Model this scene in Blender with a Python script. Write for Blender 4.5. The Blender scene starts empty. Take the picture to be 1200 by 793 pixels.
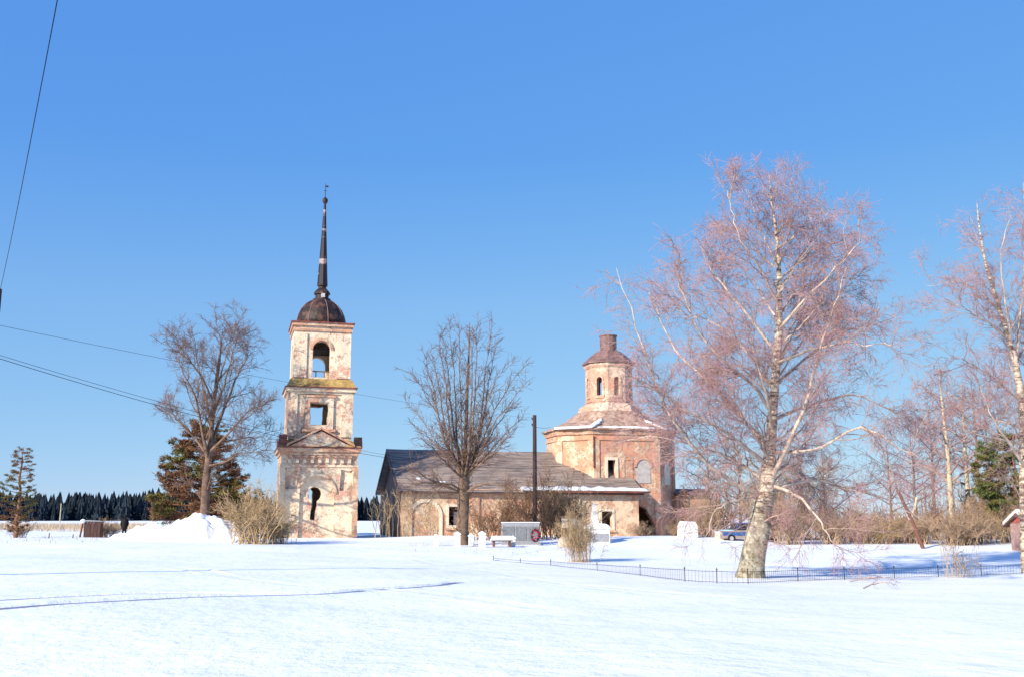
import bpy, math, random
import numpy as np
from mathutils import Vector
from mathutils.geometry import tessellate_polygon

# ------------------------------------------------------------------ camera, sky, sun, exposure
scene = bpy.context.scene
F, ZC = 1200.0, 2.6                       # focal length in photo pixels (1200 wide), eye height
PITCH = math.atan(209.5 / F)
cam_data = bpy.data.cameras.new('camera')
cam_data.sensor_width = 36.0
cam_data.lens = 36.0 * F / 1200.0
cam_data.clip_end = 9000.0
cam = bpy.data.objects.new('camera', cam_data)
scene.collection.objects.link(cam)
cam.location = (0, 0, ZC)
cam.rotation_euler = (math.pi / 2 + PITCH, 0, 0)
scene.camera = cam

SUN_LEFT, SUN_EL = math.radians(43), math.radians(26)   # sun stands behind the camera, to the left
to_sun = Vector((-math.sin(SUN_LEFT) * math.cos(SUN_EL), -math.cos(SUN_LEFT) * math.cos(SUN_EL), math.sin(SUN_EL)))
world = bpy.data.worlds.new('World'); scene.world = world; world.use_nodes = True
wn = world.node_tree
bgn = wn.nodes['Background']
sky = wn.nodes.new('ShaderNodeTexSky'); sky.sky_type = 'NISHITA'; sky.sun_disc = False
sky.sun_elevation = SUN_EL
sky.sun_rotation = math.atan2(to_sun.x, to_sun.y)
sky.air_density = 0.8; sky.dust_density = 0.0; sky.ozone_density = 4.0
EXPOSURE = 0.78
# film response of the whole sky: each colour channel gets its own gamma and gain
sepc = wn.nodes.new('ShaderNodeSeparateColor'); wn.links.new(sky.outputs[0], sepc.inputs[0])
comb = wn.nodes.new('ShaderNodeCombineColor')
for i, (g, k) in enumerate(((.66, 1.24), (.45, 1.16), (.12, 1.03))):
    sc_ = wn.nodes.new('ShaderNodeMath'); sc_.operation = 'MULTIPLY'; wn.links.new(sepc.outputs[i], sc_.inputs[0]); sc_.inputs[1].default_value = .05
    pw = wn.nodes.new('ShaderNodeMath'); pw.operation = 'POWER'; wn.links.new(sc_.outputs[0], pw.inputs[0]); pw.inputs[1].default_value = g
    ml = wn.nodes.new('ShaderNodeMath'); ml.operation = 'MULTIPLY'; wn.links.new(pw.outputs[0], ml.inputs[0]); ml.inputs[1].default_value = k * 10 / 2 ** EXPOSURE
    wn.links.new(ml.outputs[0], comb.inputs[i])
geo = wn.nodes.new('ShaderNodeTexCoord'); sz = wn.nodes.new('ShaderNodeSeparateXYZ'); wn.links.new(geo.outputs['Generated'], sz.inputs[0])
deep = wn.nodes.new('ShaderNodeValToRGB'); wn.links.new(sz.outputs[2], deep.inputs[0])      # the blue deepens toward the zenith
for e_, (q_, c_) in zip([deep.color_ramp.elements[0], deep.color_ramp.elements[1], deep.color_ramp.elements.new(.2), deep.color_ramp.elements.new(.34)], ((0, (.90, .95, 1)), (.50, (.17, .52, .89)), (.2, (1, 1, 1)), (.34, (.74, .90, 1)))):
    e_.position = q_; e_.color = (*c_, 1)
mulc = wn.nodes.new('ShaderNodeMix'); mulc.data_type = 'RGBA'; mulc.blend_type = 'MULTIPLY'; mulc.inputs[0].default_value = 1
wn.links.new(comb.outputs[0], mulc.inputs[6]); wn.links.new(deep.outputs[0], mulc.inputs[7])
wn.links.new(mulc.outputs[2], bgn.inputs['Color'])
bgn.inputs['Strength'].default_value = 0.1
sun_l = bpy.data.lights.new('sun', 'SUN'); sun_l.energy = 4.6; sun_l.angle = math.radians(0.53); sun_l.color = (1.0, 0.91, 0.77)
sun_o = bpy.data.objects.new('sun', sun_l); scene.collection.objects.link(sun_o)
sun_o.rotation_euler = to_sun.to_track_quat('Z', 'Y').to_euler()
sun_o.location = to_sun * 200
scene.view_settings.view_transform = 'Standard'; scene.view_settings.look = 'None'
scene.view_settings.exposure = EXPOSURE; scene.view_settings.gamma = 1.0
scene.view_settings.use_curve_mapping = False

# ------------------------------------------------------------------ helpers
C = scene.collection
cp, sp = math.cos(PITCH), math.sin(PITCH)
rng = np.random.default_rng(7)
random.seed(7)

def P(px, py, Y):
    a, v = (px - 600) / F, (396.5 - py) / F
    t = Y / (cp - v * sp)
    return np.array((a * t, Y, ZC + (sp + v * cp) * t))

_ph = [(0.13, 0.07, 1.1, .05), (-0.06, 0.15, 2.0, .05), (0.31, 0.22, 0.4, .022), (-0.27, 0.4, 3.3, .018), (0.7, -0.5, .7, .008), (0.9, 1.1, 2.2, .006)]
def ground(x, y):
    x = np.asarray(x, float); y = np.asarray(y, float)
    h = 1.0 - 1.12 * np.exp(-(((x - 20) / 27) ** 2 + ((y - 52) / 26) ** 2))
    d = np.clip((np.hypot(x, y) - 4) / 12, 0, 1)
    for a, b, c, k in _ph: h = h + d * k * np.sin(a * x + b * y + c)
    # drifts: by the church wall, behind the low fence, far-left bank
    for cx, cy, rx, ry, k in DRIFTS: h = h + k * np.exp(-(((x - cx) / rx) ** 2 + ((y - cy) / ry) ** 2))
    return h
DRIFTS = [(8, 80, 8, 4, .3), (-6, 84, 4, 3, .25), (14, 84, 5, 3, .25), (-20, 62, 14, 3.5, .10), (2, 66, 6, 4, .22), (-1, 60, 8, 2.5, .12), (60, 160, 34, 38, -2.0)]

def G(px, Y, dz=0.0):
    """a point standing on the ground in photo column px at distance Y"""
    x = (px - 600) / F * Y
    for _ in range(4):
        z = float(ground(x, Y)); x = (px - 600) / F * (Y * cp + (z - ZC) * sp)
    return np.array((x, Y, float(ground(x, Y)) + dz))

def GR(px, py):
    """where the ray of a photo pixel meets the ground"""
    lo = P(px, py, 1.0) - np.array((0, 0, ZC))
    Y = 5.0
    while Y < 400:
        p = lo * Y
        if p[2] + ZC < float(ground(p[0], p[1])): break
        Y += 0.1
    return np.array((p[0], p[1], float(ground(p[0], p[1]))))

def new_mesh(name, V, Fc, mat=None, smooth=False):
    me = bpy.data.meshes.new(name)
    me.from_pydata([tuple(map(float, v)) for v in V], [], Fc)
    if mat: me.materials.append(mat)
    if smooth: me.polygons.foreach_set('use_smooth', [True] * len(me.polygons))
    me.update()
    return me

def link(name, me, parent=None):
    o = bpy.data.objects.new(name, me); C.objects.link(o)
    if parent is not None: o.parent = parent
    return o

def tag(o, label=None, cat=None, group=None, kind=None):
    if label: o['label'] = label
    if cat: o['category'] = cat
    if group: o['group'] = group
    if kind: o['kind'] = kind
    return o

def empty(name, loc, rz=0.0):
    o = bpy.data.objects.new(name, None); C.objects.link(o)
    o.location = tuple(map(float, loc)); o.rotation_euler = (0, 0, rz); o.empty_display_size = .2
    return o

def copy_tree(o, parent=None):
    c = o.copy(); C.objects.link(c); c.parent = parent
    for ch in list(o.children): copy_tree(ch, c)
    return c

class MB:
    def __init__(s): s.V = []; s.F = []
    def add(s, V, Fc):
        n = len(s.V); s.V += [tuple(map(float, v)) for v in V]; s.F += [tuple(i + n for i in f) for f in Fc]; return s
    def box(s, x0, x1, y0, y1, z0, z1, tx=0, ty=0):
        """box, top face shrunk by tx, ty on each side"""
        V = [(x0, y0, z0), (x1, y0, z0), (x1, y1, z0), (x0, y1, z0), (x0 + tx, y0 + ty, z1), (x1 - tx, y0 + ty, z1), (x1 - tx, y1 - ty, z1), (x0 + tx, y1 - ty, z1)]
        return s.add(V, [(3, 2, 1, 0), (4, 5, 6, 7), (0, 1, 5, 4), (1, 2, 6, 5), (2, 3, 7, 6), (3, 0, 4, 7)])
    def lathe(s, prof, n=20, cx=0, cy=0, rot=0.0, cap=True):
        V = []; Fc = []
        for r, z in prof:
            for k in range(n):
                a = rot + 2 * math.pi * k / n; V.append((cx + r * math.cos(a), cy + r * math.sin(a), z))
        for i in range(len(prof) - 1):
            for k in range(n):
                k2 = (k + 1) % n; Fc.append((i * n + k, i * n + k2, (i + 1) * n + k2, (i + 1) * n + k))
        if cap: Fc += [tuple(reversed(range(n))), tuple(range((len(prof) - 1) * n, len(prof) * n))]
        return s.add(V, Fc)
    def loft(s, rings, cap=True):
        n = len(rings[0]); V = [p for r in rings for p in r]; Fc = []
        for i in range(len(rings) - 1):
            for k in range(n):
                k2 = (k + 1) % n; Fc.append((i * n + k, i * n + k2, (i + 1) * n + k2, (i + 1) * n + k))
        if cap: Fc += [tuple(reversed(range(n))), tuple(range((len(rings) - 1) * n, len(rings) * n))]
        return s.add(V, Fc)
    def tube(s, pts, rad, k=6, cap=True):
        pts = np.asarray(pts, float); n = len(pts)
        rad = np.full(n, rad) if np.isscalar(rad) else np.asarray(rad, float)
        V, Q = tube_arrays(pts[None], rad[None], k)
        Fc = [tuple(q) for q in Q.tolist()]
        if cap: Fc += [tuple(reversed(range(k))), tuple(range((n - 1) * k, n * k))]
        return s.add(V.tolist(), Fc)
    def wall(s, outline, holes, place, thick):
        """flat wall with openings: 2-D loops, place(u, v, w) -> 3-D, w runs 0 (outer face) to thick"""
        loops = [outline] + list(holes)
        tris = tessellate_polygon([[Vector((u, v, 0)) for u, v in lp] for lp in loops])
        flat = [p for lp in loops for p in lp]; n = len(flat)
        V = [place(u, v, 0) for u, v in flat] + [place(u, v, thick) for u, v in flat]
        Fc = []
        for t in tris:
            (ax, ay), (bx, by), (cx, cy) = (flat[i] for i in t)
            if (bx - ax) * (cy - ay) - (by - ay) * (cx - ax) < 0: t = (t[0], t[2], t[1])
            Fc.append(tuple(t)); Fc.append(tuple(i + n for i in reversed(t)))
        base = 0
        for li, lp in enumerate(loops):
            m = len(lp)
            area = sum(lp[i][0] * lp[(i + 1) % m][1] - lp[(i + 1) % m][0] * lp[i][1] for i in range(m))
            fl = (area > 0) == (li == 0)
            for i in range(m):
                a, b = base + i, base + (i + 1) % m
                Fc.append((a, a + n, b + n, b) if fl else (a, b, b + n, a + n))
            base += m
        return s.add(V, Fc)
    def build(s, name, mat, parent=None, smooth=False):
        return link(name, new_mesh(name, s.V, s.F, mat, smooth), parent)

def tube_arrays(pts, rad, k):
    """pts (N,S,3), rad (N,S) -> verts, quads"""
    N, S, _ = pts.shape
    t = np.gradient(pts, axis=1); t /= np.linalg.norm(t, axis=2, keepdims=True) + 1e-9
    mean = t.mean(axis=1); ref = np.where(np.abs(mean[:, 2:3]) > .75, np.array([[1., 0, 0]]), np.array([[0, 0, 1.]]))
    u = np.cross(t, ref[:, None, :]); u /= np.linalg.norm(u, axis=2, keepdims=True) + 1e-9
    w = np.cross(t, u)
    a = 2 * np.pi * np.arange(k) / k
    ring = u[:, :, None, :] * np.cos(a)[None, None, :, None] + w[:, :, None, :] * np.sin(a)[None, None, :, None]
    V = pts[:, :, None, :] + ring * rad[:, :, None, None]
    i = np.arange(N)[:, None, None] * S * k; j = np.arange(S - 1)[None, :, None] * k; q = np.arange(k)[None, None, :]
    q2 = (q + 1) % k
    Q = np.stack([i + j + q, i + j + q2, i + j + k + q2, i + j + k + q], axis=-1).reshape(-1, 4)
    return V.reshape(-1, 3), Q

def np_mesh(name, V, Q, mat, smooth=True):
    """fast mesh from numpy arrays; Q has 3 or 4 columns"""
    me = bpy.data.meshes.new(name)
    n, m, c = len(V), len(Q), Q.shape[1]
    me.vertices.add(n); me.vertices.foreach_set('co', np.asarray(V, np.float32).ravel())
    me.loops.add(m * c); me.loops.foreach_set('vertex_index', Q.astype(np.int32).ravel())
    me.polygons.add(m); me.polygons.foreach_set('loop_start', np.arange(m, dtype=np.int32) * c)
    me.polygons.foreach_set('loop_total', np.full(m, c, np.int32))
    me.polygons.foreach_set('use_smooth', np.full(m, smooth, bool))
    me.materials.append(mat); me.update(calc_edges=True); me.validate()
    return me

def tubes_mesh(name, batches, k, mat):
    Vs, Qs, n = [], [], 0
    for (pts, rad), kk in zip(batches, k):
        if len(pts) == 0: continue
        V, Q = tube_arrays(pts, rad, kk); Vs.append(V); Qs.append(Q + n); n += len(V)
    return np_mesh(name, np.concatenate(Vs), np.concatenate(Qs), mat)

# ------------------------------------------------------------------ materials
def nodes(name):
    m = bpy.data.materials.new(name); m.use_nodes = True
    nt = m.node_tree; b = nt.nodes['Principled BSDF']; b.inputs['Roughness'].default_value = .85
    b.inputs['Specular IOR Level'].default_value = .2
    return m, nt, b
def N(nt, t, **kw):
    n = nt.nodes.new(t)
    for k, v in kw.items():
        if k in n.inputs: n.inputs[k].default_value = v
        else: setattr(n, k, v)
    return n
def ramp(nt, fac, stops):
    r = nt.nodes.new('ShaderNodeValToRGB'); els = r.color_ramp.elements
    while len(els) < len(stops): els.new(0.5)
    for e, (p, c) in zip(els, stops):
        e.position = p; e.color = (c, c, c, 1) if np.isscalar(c) else (*c, 1)
    nt.links.new(fac, r.inputs[0]); return r
def mixc(nt, fac, a, b, mode='MIX'):
    m = nt.nodes.new('ShaderNodeMix'); m.data_type = 'RGBA'; m.blend_type = mode
    if np.isscalar(fac): m.inputs[0].default_value = fac
    else: nt.links.new(fac, m.inputs[0])
    for s, v in ((m.inputs[6], a), (m.inputs[7], b)):
        if isinstance(v, tuple): s.default_value = (*v, 1)
        else: nt.links.new(v, s)
    return m.outputs[2]
def noise(nt, vec, scale, detail=5, rough=.6, off=0.0):
    n = nt.nodes.new('ShaderNodeTexNoise'); n.inputs['Scale'].default_value = scale
    n.inputs['Detail'].default_value = detail; n.inputs['Roughness'].default_value = rough
    mp = nt.nodes.new('ShaderNodeMapping'); mp.inputs['Location'].default_value = (off, off * 1.7, off * .6)
    nt.links.new(vec, mp.inputs[0]); nt.links.new(mp.outputs[0], n.inputs['Vector'])
    return n.outputs['Fac']
def bump(nt, b, h, strength, dist):
    n = nt.nodes.new('ShaderNodeBump'); n.inputs['Strength'].default_value = strength; n.inputs['Distance'].default_value = dist
    nt.links.new(h, n.inputs['Height']); nt.links.new(n.outputs[0], b.inputs['Normal'])
def objcoord(nt): return nt.nodes.new('ShaderNodeTexCoord').outputs['Object']

def plain(name, col, rough=.85, var=.25, scale=6, spec=.2, bmp=0.0, metallic=0.0):
    m, nt, b = nodes(name); oc = objcoord(nt)
    f = noise(nt, oc, scale)
    d = tuple(c * (1 - var) for c in col); l = tuple(min(1, c * (1 + var)) for c in col)
    nt.links.new(mixc(nt, ramp(nt, f, [(.3, 0.), (.7, 1.)]).outputs[0], d, l), b.inputs['Base Color'])
    b.inputs['Roughness'].default_value = rough; b.inputs['Specular IOR Level'].default_value = spec; b.inputs['Metallic'].default_value = metallic
    if bmp: bump(nt, b, f, bmp, .03)
    return m

def masonry(name, plaster, brick, lo, hi, off=0.0, stain=(.42, .27, .10), stain_amt=.35):
    """old brick with patches of remaining plaster / limewash"""
    m, nt, b = nodes(name); oc = objcoord(nt)
    sep = nt.nodes.new('ShaderNodeSeparateXYZ'); nt.links.new(oc, sep.inputs[0])
    ad = nt.nodes.new('ShaderNodeMath'); nt.links.new(sep.outputs[0], ad.inputs[0]); nt.links.new(sep.outputs[1], ad.inputs[1])
    cmb = nt.nodes.new('ShaderNodeCombineXYZ'); nt.links.new(ad.outputs[0], cmb.inputs[0]); nt.links.new(sep.outputs[2], cmb.inputs[1])
    bt = N(nt, 'ShaderNodeTexBrick'); nt.links.new(cmb.outputs[0], bt.inputs['Vector'])
    bt.inputs['Scale'].default_value = 1.0; bt.inputs['Brick Width'].default_value = .28; bt.inputs['Row Height'].default_value = .09
    bt.inputs['Mortar Size'].default_value = .012
    bt.inputs['Color1'].default_value = (*brick, 1); bt.inputs['Color2'].default_value = (*(c * .62 for c in brick), 1)
    bt.inputs['Mortar'].default_value = (*(.5 * (c + .45) for c in brick), 1)
    big = noise(nt, oc, .45, 7, .65, off); mid = noise(nt, oc, 2.8, 7, .75, off + 3); fine = noise(nt, oc, 9, 5, .75, off + 9)
    tone = noise(nt, oc, 1.1, 7, .75, off + 15); spk = noise(nt, oc, 5.5, 6, .8, off + 33)
    pale = tuple(.45 * c + .55 * d for c, d in zip(brick, plaster))
    bcol = mixc(nt, ramp(nt, tone, [(.38, 0.), (.62, 1.)]).outputs[0], bt.outputs['Color'], tuple(min(1, c * 1.3) for c in brick))
    bcol = mixc(nt, ramp(nt, spk, [(.50, 0.), (.64, .75)]).outputs[0], bcol, pale)
    bcol = mixc(nt, ramp(nt, mid, [(.30, .7), (.42, 0.)]).outputs[0], bcol, tuple(c * .5 for c in brick))
    pcol = mixc(nt, ramp(nt, fine, [(.3, 0.), (.7, 1.)]).outputs[0], tuple(c * .84 for c in plaster), plaster)
    st = ramp(nt, noise(nt, oc, .8, 6, .7, off + 21), [(.52, 0.), (.68, stain_amt)])
    pcol = mixc(nt, st.outputs[0], pcol, stain)
    sm = nt.nodes.new('ShaderNodeMath'); sm.operation = 'MULTIPLY_ADD'; nt.links.new(mid, sm.inputs[0]); sm.inputs[1].default_value = .75; nt.links.new(big, sm.inputs[2])
    sm2 = nt.nodes.new('ShaderNodeMath'); sm2.operation = 'MULTIPLY_ADD'; nt.links.new(fine, sm2.inputs[0]); sm2.inputs[1].default_value = .28; nt.links.new(sm.outputs[0], sm2.inputs[2])
    sm3 = nt.nodes.new('ShaderNodeMath'); sm3.operation = 'MULTIPLY'; nt.links.new(sm2.outputs[0], sm3.inputs[0]); sm3.inputs[1].default_value = .5
    msk = ramp(nt, sm3.outputs[0], [(lo / 2, 0.), (hi / 2, 1.)])
    pit = ramp(nt, noise(nt, oc, 4.2, 7, .72, off + 40), [(.33, 0.), (.41, 1.)])
    soot = ramp(nt, noise(nt, oc, .9, 6, .7, off + 60), [(.40, .82), (.60, 1.)])
    colr = mixc(nt, msk.outputs[0], bcol, pcol)
    colr = mixc(nt, 1.0, colr, soot.outputs[0], 'MULTIPLY')
    nt.links.new(mixc(nt, pit.outputs[0], tuple(c * .45 for c in brick), colr), b.inputs['Base Color'])
    hh = nt.nodes.new('ShaderNodeMath'); hh.operation = 'MULTIPLY_ADD'; nt.links.new(msk.outputs[0], hh.inputs[0]); hh.inputs[1].default_value = 1.2; nt.links.new(fine, hh.inputs[2])
    bump(nt, b, hh.outputs[0], .6, .05)
    b.inputs['Roughness'].default_value = .95
    return m

def snow_mat():
    m, nt, b = nodes('snow'); oc = objcoord(nt)
    a = noise(nt, oc, .22, 8, .65); f = noise(nt, oc, 2.2, 6, .65, 5)
    col = mixc(nt, ramp(nt, a, [(.35, 0.), (.7, 1.)]).outputs[0], (.72, .76, .81), (.87, .885, .90))
    sp_ = ramp(nt, noise(nt, oc, 3.1, 2, .5, 13), [(.79, 0.), (.80, 1.)])
    col = mixc(nt, sp_.outputs[0], col, (.25, .2, .16))
    nt.links.new(col, b.inputs['Base Color'])
    b.inputs['Roughness'].default_value = .7; b.inputs['Specular IOR Level'].default_value = .15
    h = nt.nodes.new('ShaderNodeMath'); h.operation = 'MULTIPLY_ADD'; nt.links.new(f, h.inputs[0]); h.inputs[1].default_value = .35; nt.links.new(a, h.inputs[2])
    bump(nt, b, h.outputs[0], .5, .3)
    return m

def rust_metal(name, dark, light, lo=.45, hi=.6, scale=1.6, stretch=(1, 1, 1)):
    m, nt, b = nodes(name); oc = objcoord(nt)
    mp = nt.nodes.new('ShaderNodeMapping'); mp.inputs['Scale'].default_value = stretch; nt.links.new(oc, mp.inputs[0])
    f = noise(nt, mp.outputs[0], scale, 6, .65)
    nt.links.new(mixc(nt, ramp(nt, f, [(lo, 0.), (hi, 1.)]).outputs[0], dark, light), b.inputs['Base Color'])
    b.inputs['Roughness'].default_value = .6; b.inputs['Specular IOR Level'].default_value = .3
    bump(nt, b, f, .4, .04)
    return m

def birch_bark(name, zdark):
    m, nt, b = nodes(name); oc = objcoord(nt)
    sep = nt.nodes.new('ShaderNodeSeparateXYZ'); nt.links.new(oc, sep.inputs[0])
    mp = nt.nodes.new('ShaderNodeMapping'); mp.inputs['Scale'].default_value = (1.5, 1.5, 7); nt.links.new(oc, mp.inputs[0])
    st = noise(nt, mp.outputs[0], 1.0, 5, .7); pat = noise(nt, oc, 1.4, 5, .65, 4)
    col = mixc(nt, ramp(nt, st, [(.44, 0.), (.58, 1.)]).outputs[0], (.60, .50, .38), (.16, .10, .065))
    rough = mixc(nt, ramp(nt, noise(nt, oc, 4, 6, .7, 8), [(.38, 0.), (.62, 1.)]).outputs[0], (.14, .115, .075), (.44, .40, .31))
    ml = nt.nodes.new('ShaderNodeMath'); ml.operation = 'MULTIPLY_ADD'; nt.links.new(pat, ml.inputs[0]); ml.inputs[1].default_value = 2.5; nt.links.new(sep.outputs[2], ml.inputs[2])
    dv = nt.nodes.new('ShaderNodeMath'); dv.operation = 'DIVIDE'; nt.links.new(ml.outputs[0], dv.inputs[0]); dv.inputs[1].default_value = zdark * 2
    nt.links.new(mixc(nt, ramp(nt, dv.outputs[0], [(.45, 0.), (.75, 1.)]).outputs[0], rough, col), b.inputs['Base Color'])
    bump(nt, b, noise(nt, oc, 6, 5, .7), .8, .06)
    return m

M = {}
M['snow'] = snow_mat()
M['groove_shade'] = plain('packed_shaded_snow', (.22, .22, .30), var=.4, scale=3)  # packed groove snow, its tone darkened to stand in for a cast shadow
M['tower'] = masonry('tower_masonry', (.84, .68, .50), (.56, .28, .19), .91, 1.01, 0)
M['tower_red'] = masonry('tower_brick', (.74, .56, .40), (.52, .26, .16), 1.0, 1.12, 5)
M['church'] = masonry('church_masonry', (.82, .60, .42), (.54, .27, .16), .95, 1.07, 11)
M['octagon'] = masonry('octagon_masonry', (.76, .56, .40), (.52, .235, .14), 1.01, 1.12, 2)
M['drum'] = masonry('drum_masonry', (.74, .56, .42), (.50, .25, .17), .96, 1.08, 31)
M['apse'] = masonry('apse_masonry', (.70, .52, .38), (.52, .28, .18), 1.0, 1.1, 17)
M['ochre'] = rust_metal('ochre_rusted_tin', (.22, .13, .05), (.46, .31, .10), .38, .62)
M['tin_red'] = rust_metal('red_brown_tin', (.10, .035, .03), (.30, .09, .06), .4, .65)
M['dome'] = rust_metal('dark_dome_tin', (.018, .012, .012), (.13, .06, .04), .46, .66, 1.4)
M['spire'] = rust_metal('spire_tin', (.016, .012, .018), (.34, .25, .23), .55, .62, 1.0, (.3, .3, 1.1))
M['cap'] = rust_metal('cap_tin', (.12, .07, .065), (.26, .15, .13), .35, .65, 1.5)
M['oct_roof'] = rust_metal('rusted_pale_tin', (.20, .11, .075), (.48, .34, .26), .36, .62, 1.8)
M['roof'] = rust_metal('grey_roof_boards', (.12, .092, .08), (.38, .30, .25), .35, .68, 1.6, (.35, 2.5, 2.5))
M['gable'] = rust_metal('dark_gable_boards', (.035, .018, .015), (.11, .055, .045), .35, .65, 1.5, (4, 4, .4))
M['fascia'] = plain('fascia', (.10, .06, .05))
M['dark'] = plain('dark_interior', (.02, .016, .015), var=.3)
M['panel'] = plain('pale_panel', (.42, .40, .42), var=.2)
M['niche'] = plain('grey_niche_plaster', (.42, .38, .36), var=.2, scale=3)
M['board'] = plain('weathered_board', (.13, .08, .05), scale=9)
M['pole'] = plain('old_pole_wood', (.055, .035, .035), scale=9)
M['dead'] = plain('dead_wood', (.16, .07, .05), scale=9)
M['wire'] = plain('wire', (.012, .012, .02))
M['iron'] = plain('black_iron', (.035, .03, .03))
M['ceramic'] = plain('insulator', (.03, .03, .03), rough=.3)
M['stone'] = plain('grey_granite', (.32, .32, .34), var=.25, scale=9, bmp=.3)
M['stone_dark'] = plain('dark_stone', (.20, .21, .22), var=.3, scale=9, bmp=.3)
M['white'] = plain('white_limewash', (.66, .65, .63), var=.22, scale=3.5, bmp=.3)
M['cream'] = plain('cream_stone', (.66, .55, .42), var=.15, scale=5)
M['bark_birch'] = birch_bark('birch_bark', 3.2)
M['bark_birch_white'] = birch_bark('birch_bark_pale', 1.2)
M['bark_dark_birch'] = plain('dark_birch_bark', (.14, .09, .068), var=.5, scale=2.5, bmp=.5)
M['limb_birch'] = plain('birch_limb_bark', (.45, .36, .29), var=.5, scale=2.5)
M['branch_birch'] = plain('birch_branch_bark', (.34, .24, .20), var=.3, scale=2.5)
M['twig_birch'] = plain('birch_twigs', (.40, .225, .22), var=.25, scale=.8)
M['twig_mauve'] = plain('grey_mauve_twigs', (.17, .115, .115), var=.25, scale=.8)
M['bark_linden'] = plain('linden_bark', (.17, .11, .075), var=.45, scale=3, bmp=.5)
M['twig_linden'] = plain('linden_twigs', (.15, .09, .08), var=.3, scale=1)
M['bark_pine'] = plain('pine_bark', (.20, .095, .055), var=.4, scale=4, bmp=.5)
M['bark_pale'] = plain('pale_poplar_bark', (.48, .40, .28), var=.35, scale=2)
M['needles'] = plain('pine_needles', (.12, .105, .03), var=.45, scale=1.2)
M['needles_rust'] = plain('rusty_pine_needles', (.17, .085, .045), var=.45, scale=1.2)
M['needles_green'] = plain('green_pine_needles', (.11, .13, .04), var=.4, scale=1.2)
M['needles_far'] = plain('spruce_needles', (.014, .024, .036), var=.5, scale=.05)
M['twig_olive'] = plain('olive_shrub_twigs', (.40, .28, .16), var=.3, scale=2)
M['twig_tan'] = plain('tan_shrub_twigs', (.37, .255, .17), var=.3, scale=2)
M['twig_brown'] = plain('brown_shrub_twigs', (.26, .15, .09), var=.3, scale=2)
M['grass'] = plain('dry_grass', (.46, .35, .24), var=.3, scale=.2)
M['coat'] = plain('dark_coat', (.012, .010, .012), var=.2)
M['skin'] = plain('skin', (.45, .28, .2), var=.05)
M['car_blue'] = plain('car_blue_paint', (.03, .08, .22), rough=.3, var=.08, spec=.5)
M['car_pale'] = plain('car_pale_blue_paint', (.35, .55, .75), rough=.3, var=.08, spec=.5)
M['car_grey'] = plain('car_dirty_grey', (.25, .2, .18), rough=.6)
M['glass'] = plain('dark_glass', (.012, .014, .02), rough=.12, spec=.5)
M['tyre'] = plain('tyre', (.015, .015, .016))
M['red_wood'] = plain('red_painted_wood', (.32, .07, .06), scale=5)
M['pink_wood'] = plain('faded_pink_wall', (.30, .19, .17), scale=4)
M['log'] = plain('brown_log_wall', (.17, .09, .06), scale=5)
M['wreath_red'] = plain('wreath_red', (.35, .02, .07), scale=20)
M['wreath_dark'] = plain('wreath_dark_green', (.02, .03, .025), scale=20)

# ------------------------------------------------------------------ ground
def axis(dense0, dense1, step, far0, far1):
    a = list(np.arange(dense0, dense1 + 1e-6, step)); s = step
    while a[-1] < far1: s *= 1.13; a.append(a[-1] + s)
    s = step; b = []
    x = dense0
    while x > far0: s *= 1.13; x -= s; b.append(x)
    return np.array(b[::-1] + a)
gx, gy = axis(-50, 50, .4, -4000, 4000), axis(4, 112, .4, -600, 5200)
XX, YY = np.meshgrid(gx, gy); ZZ = ground(XX, YY)
ny, nx = XX.shape
ii = (np.arange(ny - 1)[:, None] * nx + np.arange(nx - 1)[None, :])
Q = np.stack([ii, ii + 1, ii + nx + 1, ii + nx], -1).reshape(-1, 4)
o = link('snow_ground', np_mesh('snow_ground', np.stack([XX, YY, ZZ], -1).reshape(-1, 3), Q, M['snow'])); o['kind'] = 'structure'

def track(path_px, half, berm, seed, groove_shade=False):
    """a narrow groove between two low lips of pushed-up snow"""
    pts = np.array([GR(*q) for q in path_px]); s = np.r_[0, np.cumsum(np.linalg.norm(np.diff(pts[:, :2], axis=0), axis=1))]
    n = int(s[-1] / .12); ss = np.linspace(0, s[-1], n)
    xy = np.stack([np.interp(ss, s, pts[:, 0]), np.interp(ss, s, pts[:, 1])], 1)
    ker = np.hanning(31); ker /= ker.sum()
    for c in (0, 1): xy[:, c] = np.convolve(np.pad(xy[:, c], 15, mode='reflect', reflect_type='odd'), ker, 'valid')
    r = np.random.default_rng(seed)
    t = np.gradient(xy, axis=0); t /= np.linalg.norm(t, axis=1, keepdims=True); nrm = np.stack([-t[:, 1], t[:, 0]], 1)
    wob = np.convolve(r.normal(0, 1, n + 8), np.ones(9) / 9, 'valid')
    rows = []
    for off, hz in ((-half * 2.2, -.01), (-half * 1.3, max(.021, berm * .3)), (-half, .008), (half, .008), (half * 1.35, berm), (half * 2.4, -.01)):
        p = xy + nrm * (off * (1 + .12 * wob))[:, None]
        end = np.clip(np.minimum(np.arange(n), np.arange(n)[::-1]) / 18., 0, 1)
        z = ground(p[:, 0], p[:, 1]) - .012 * (1 - end) + (hz * (1 + .5 * wob) * end if hz > .02 else hz)
        rows.append(np.c_[p, z])
    V = np.stack(rows, 1).reshape(-1, 3); m = len(rows)
    a = (np.arange(n - 1)[:, None] * m + np.arange(m - 1)[None, :])
    me = np_mesh('ski_track', V, np.stack([a, a + m, a + m + 1, a + 1], -1).reshape(-1, 4)[:, ::-1], M['snow'])
    if groove_shade:
        me.materials.append(M['groove_shade']); me.polygons.foreach_set('material_index', np.tile([0, 0, 1, 0, 0], n - 1).astype(np.int32))
    return me
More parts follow.
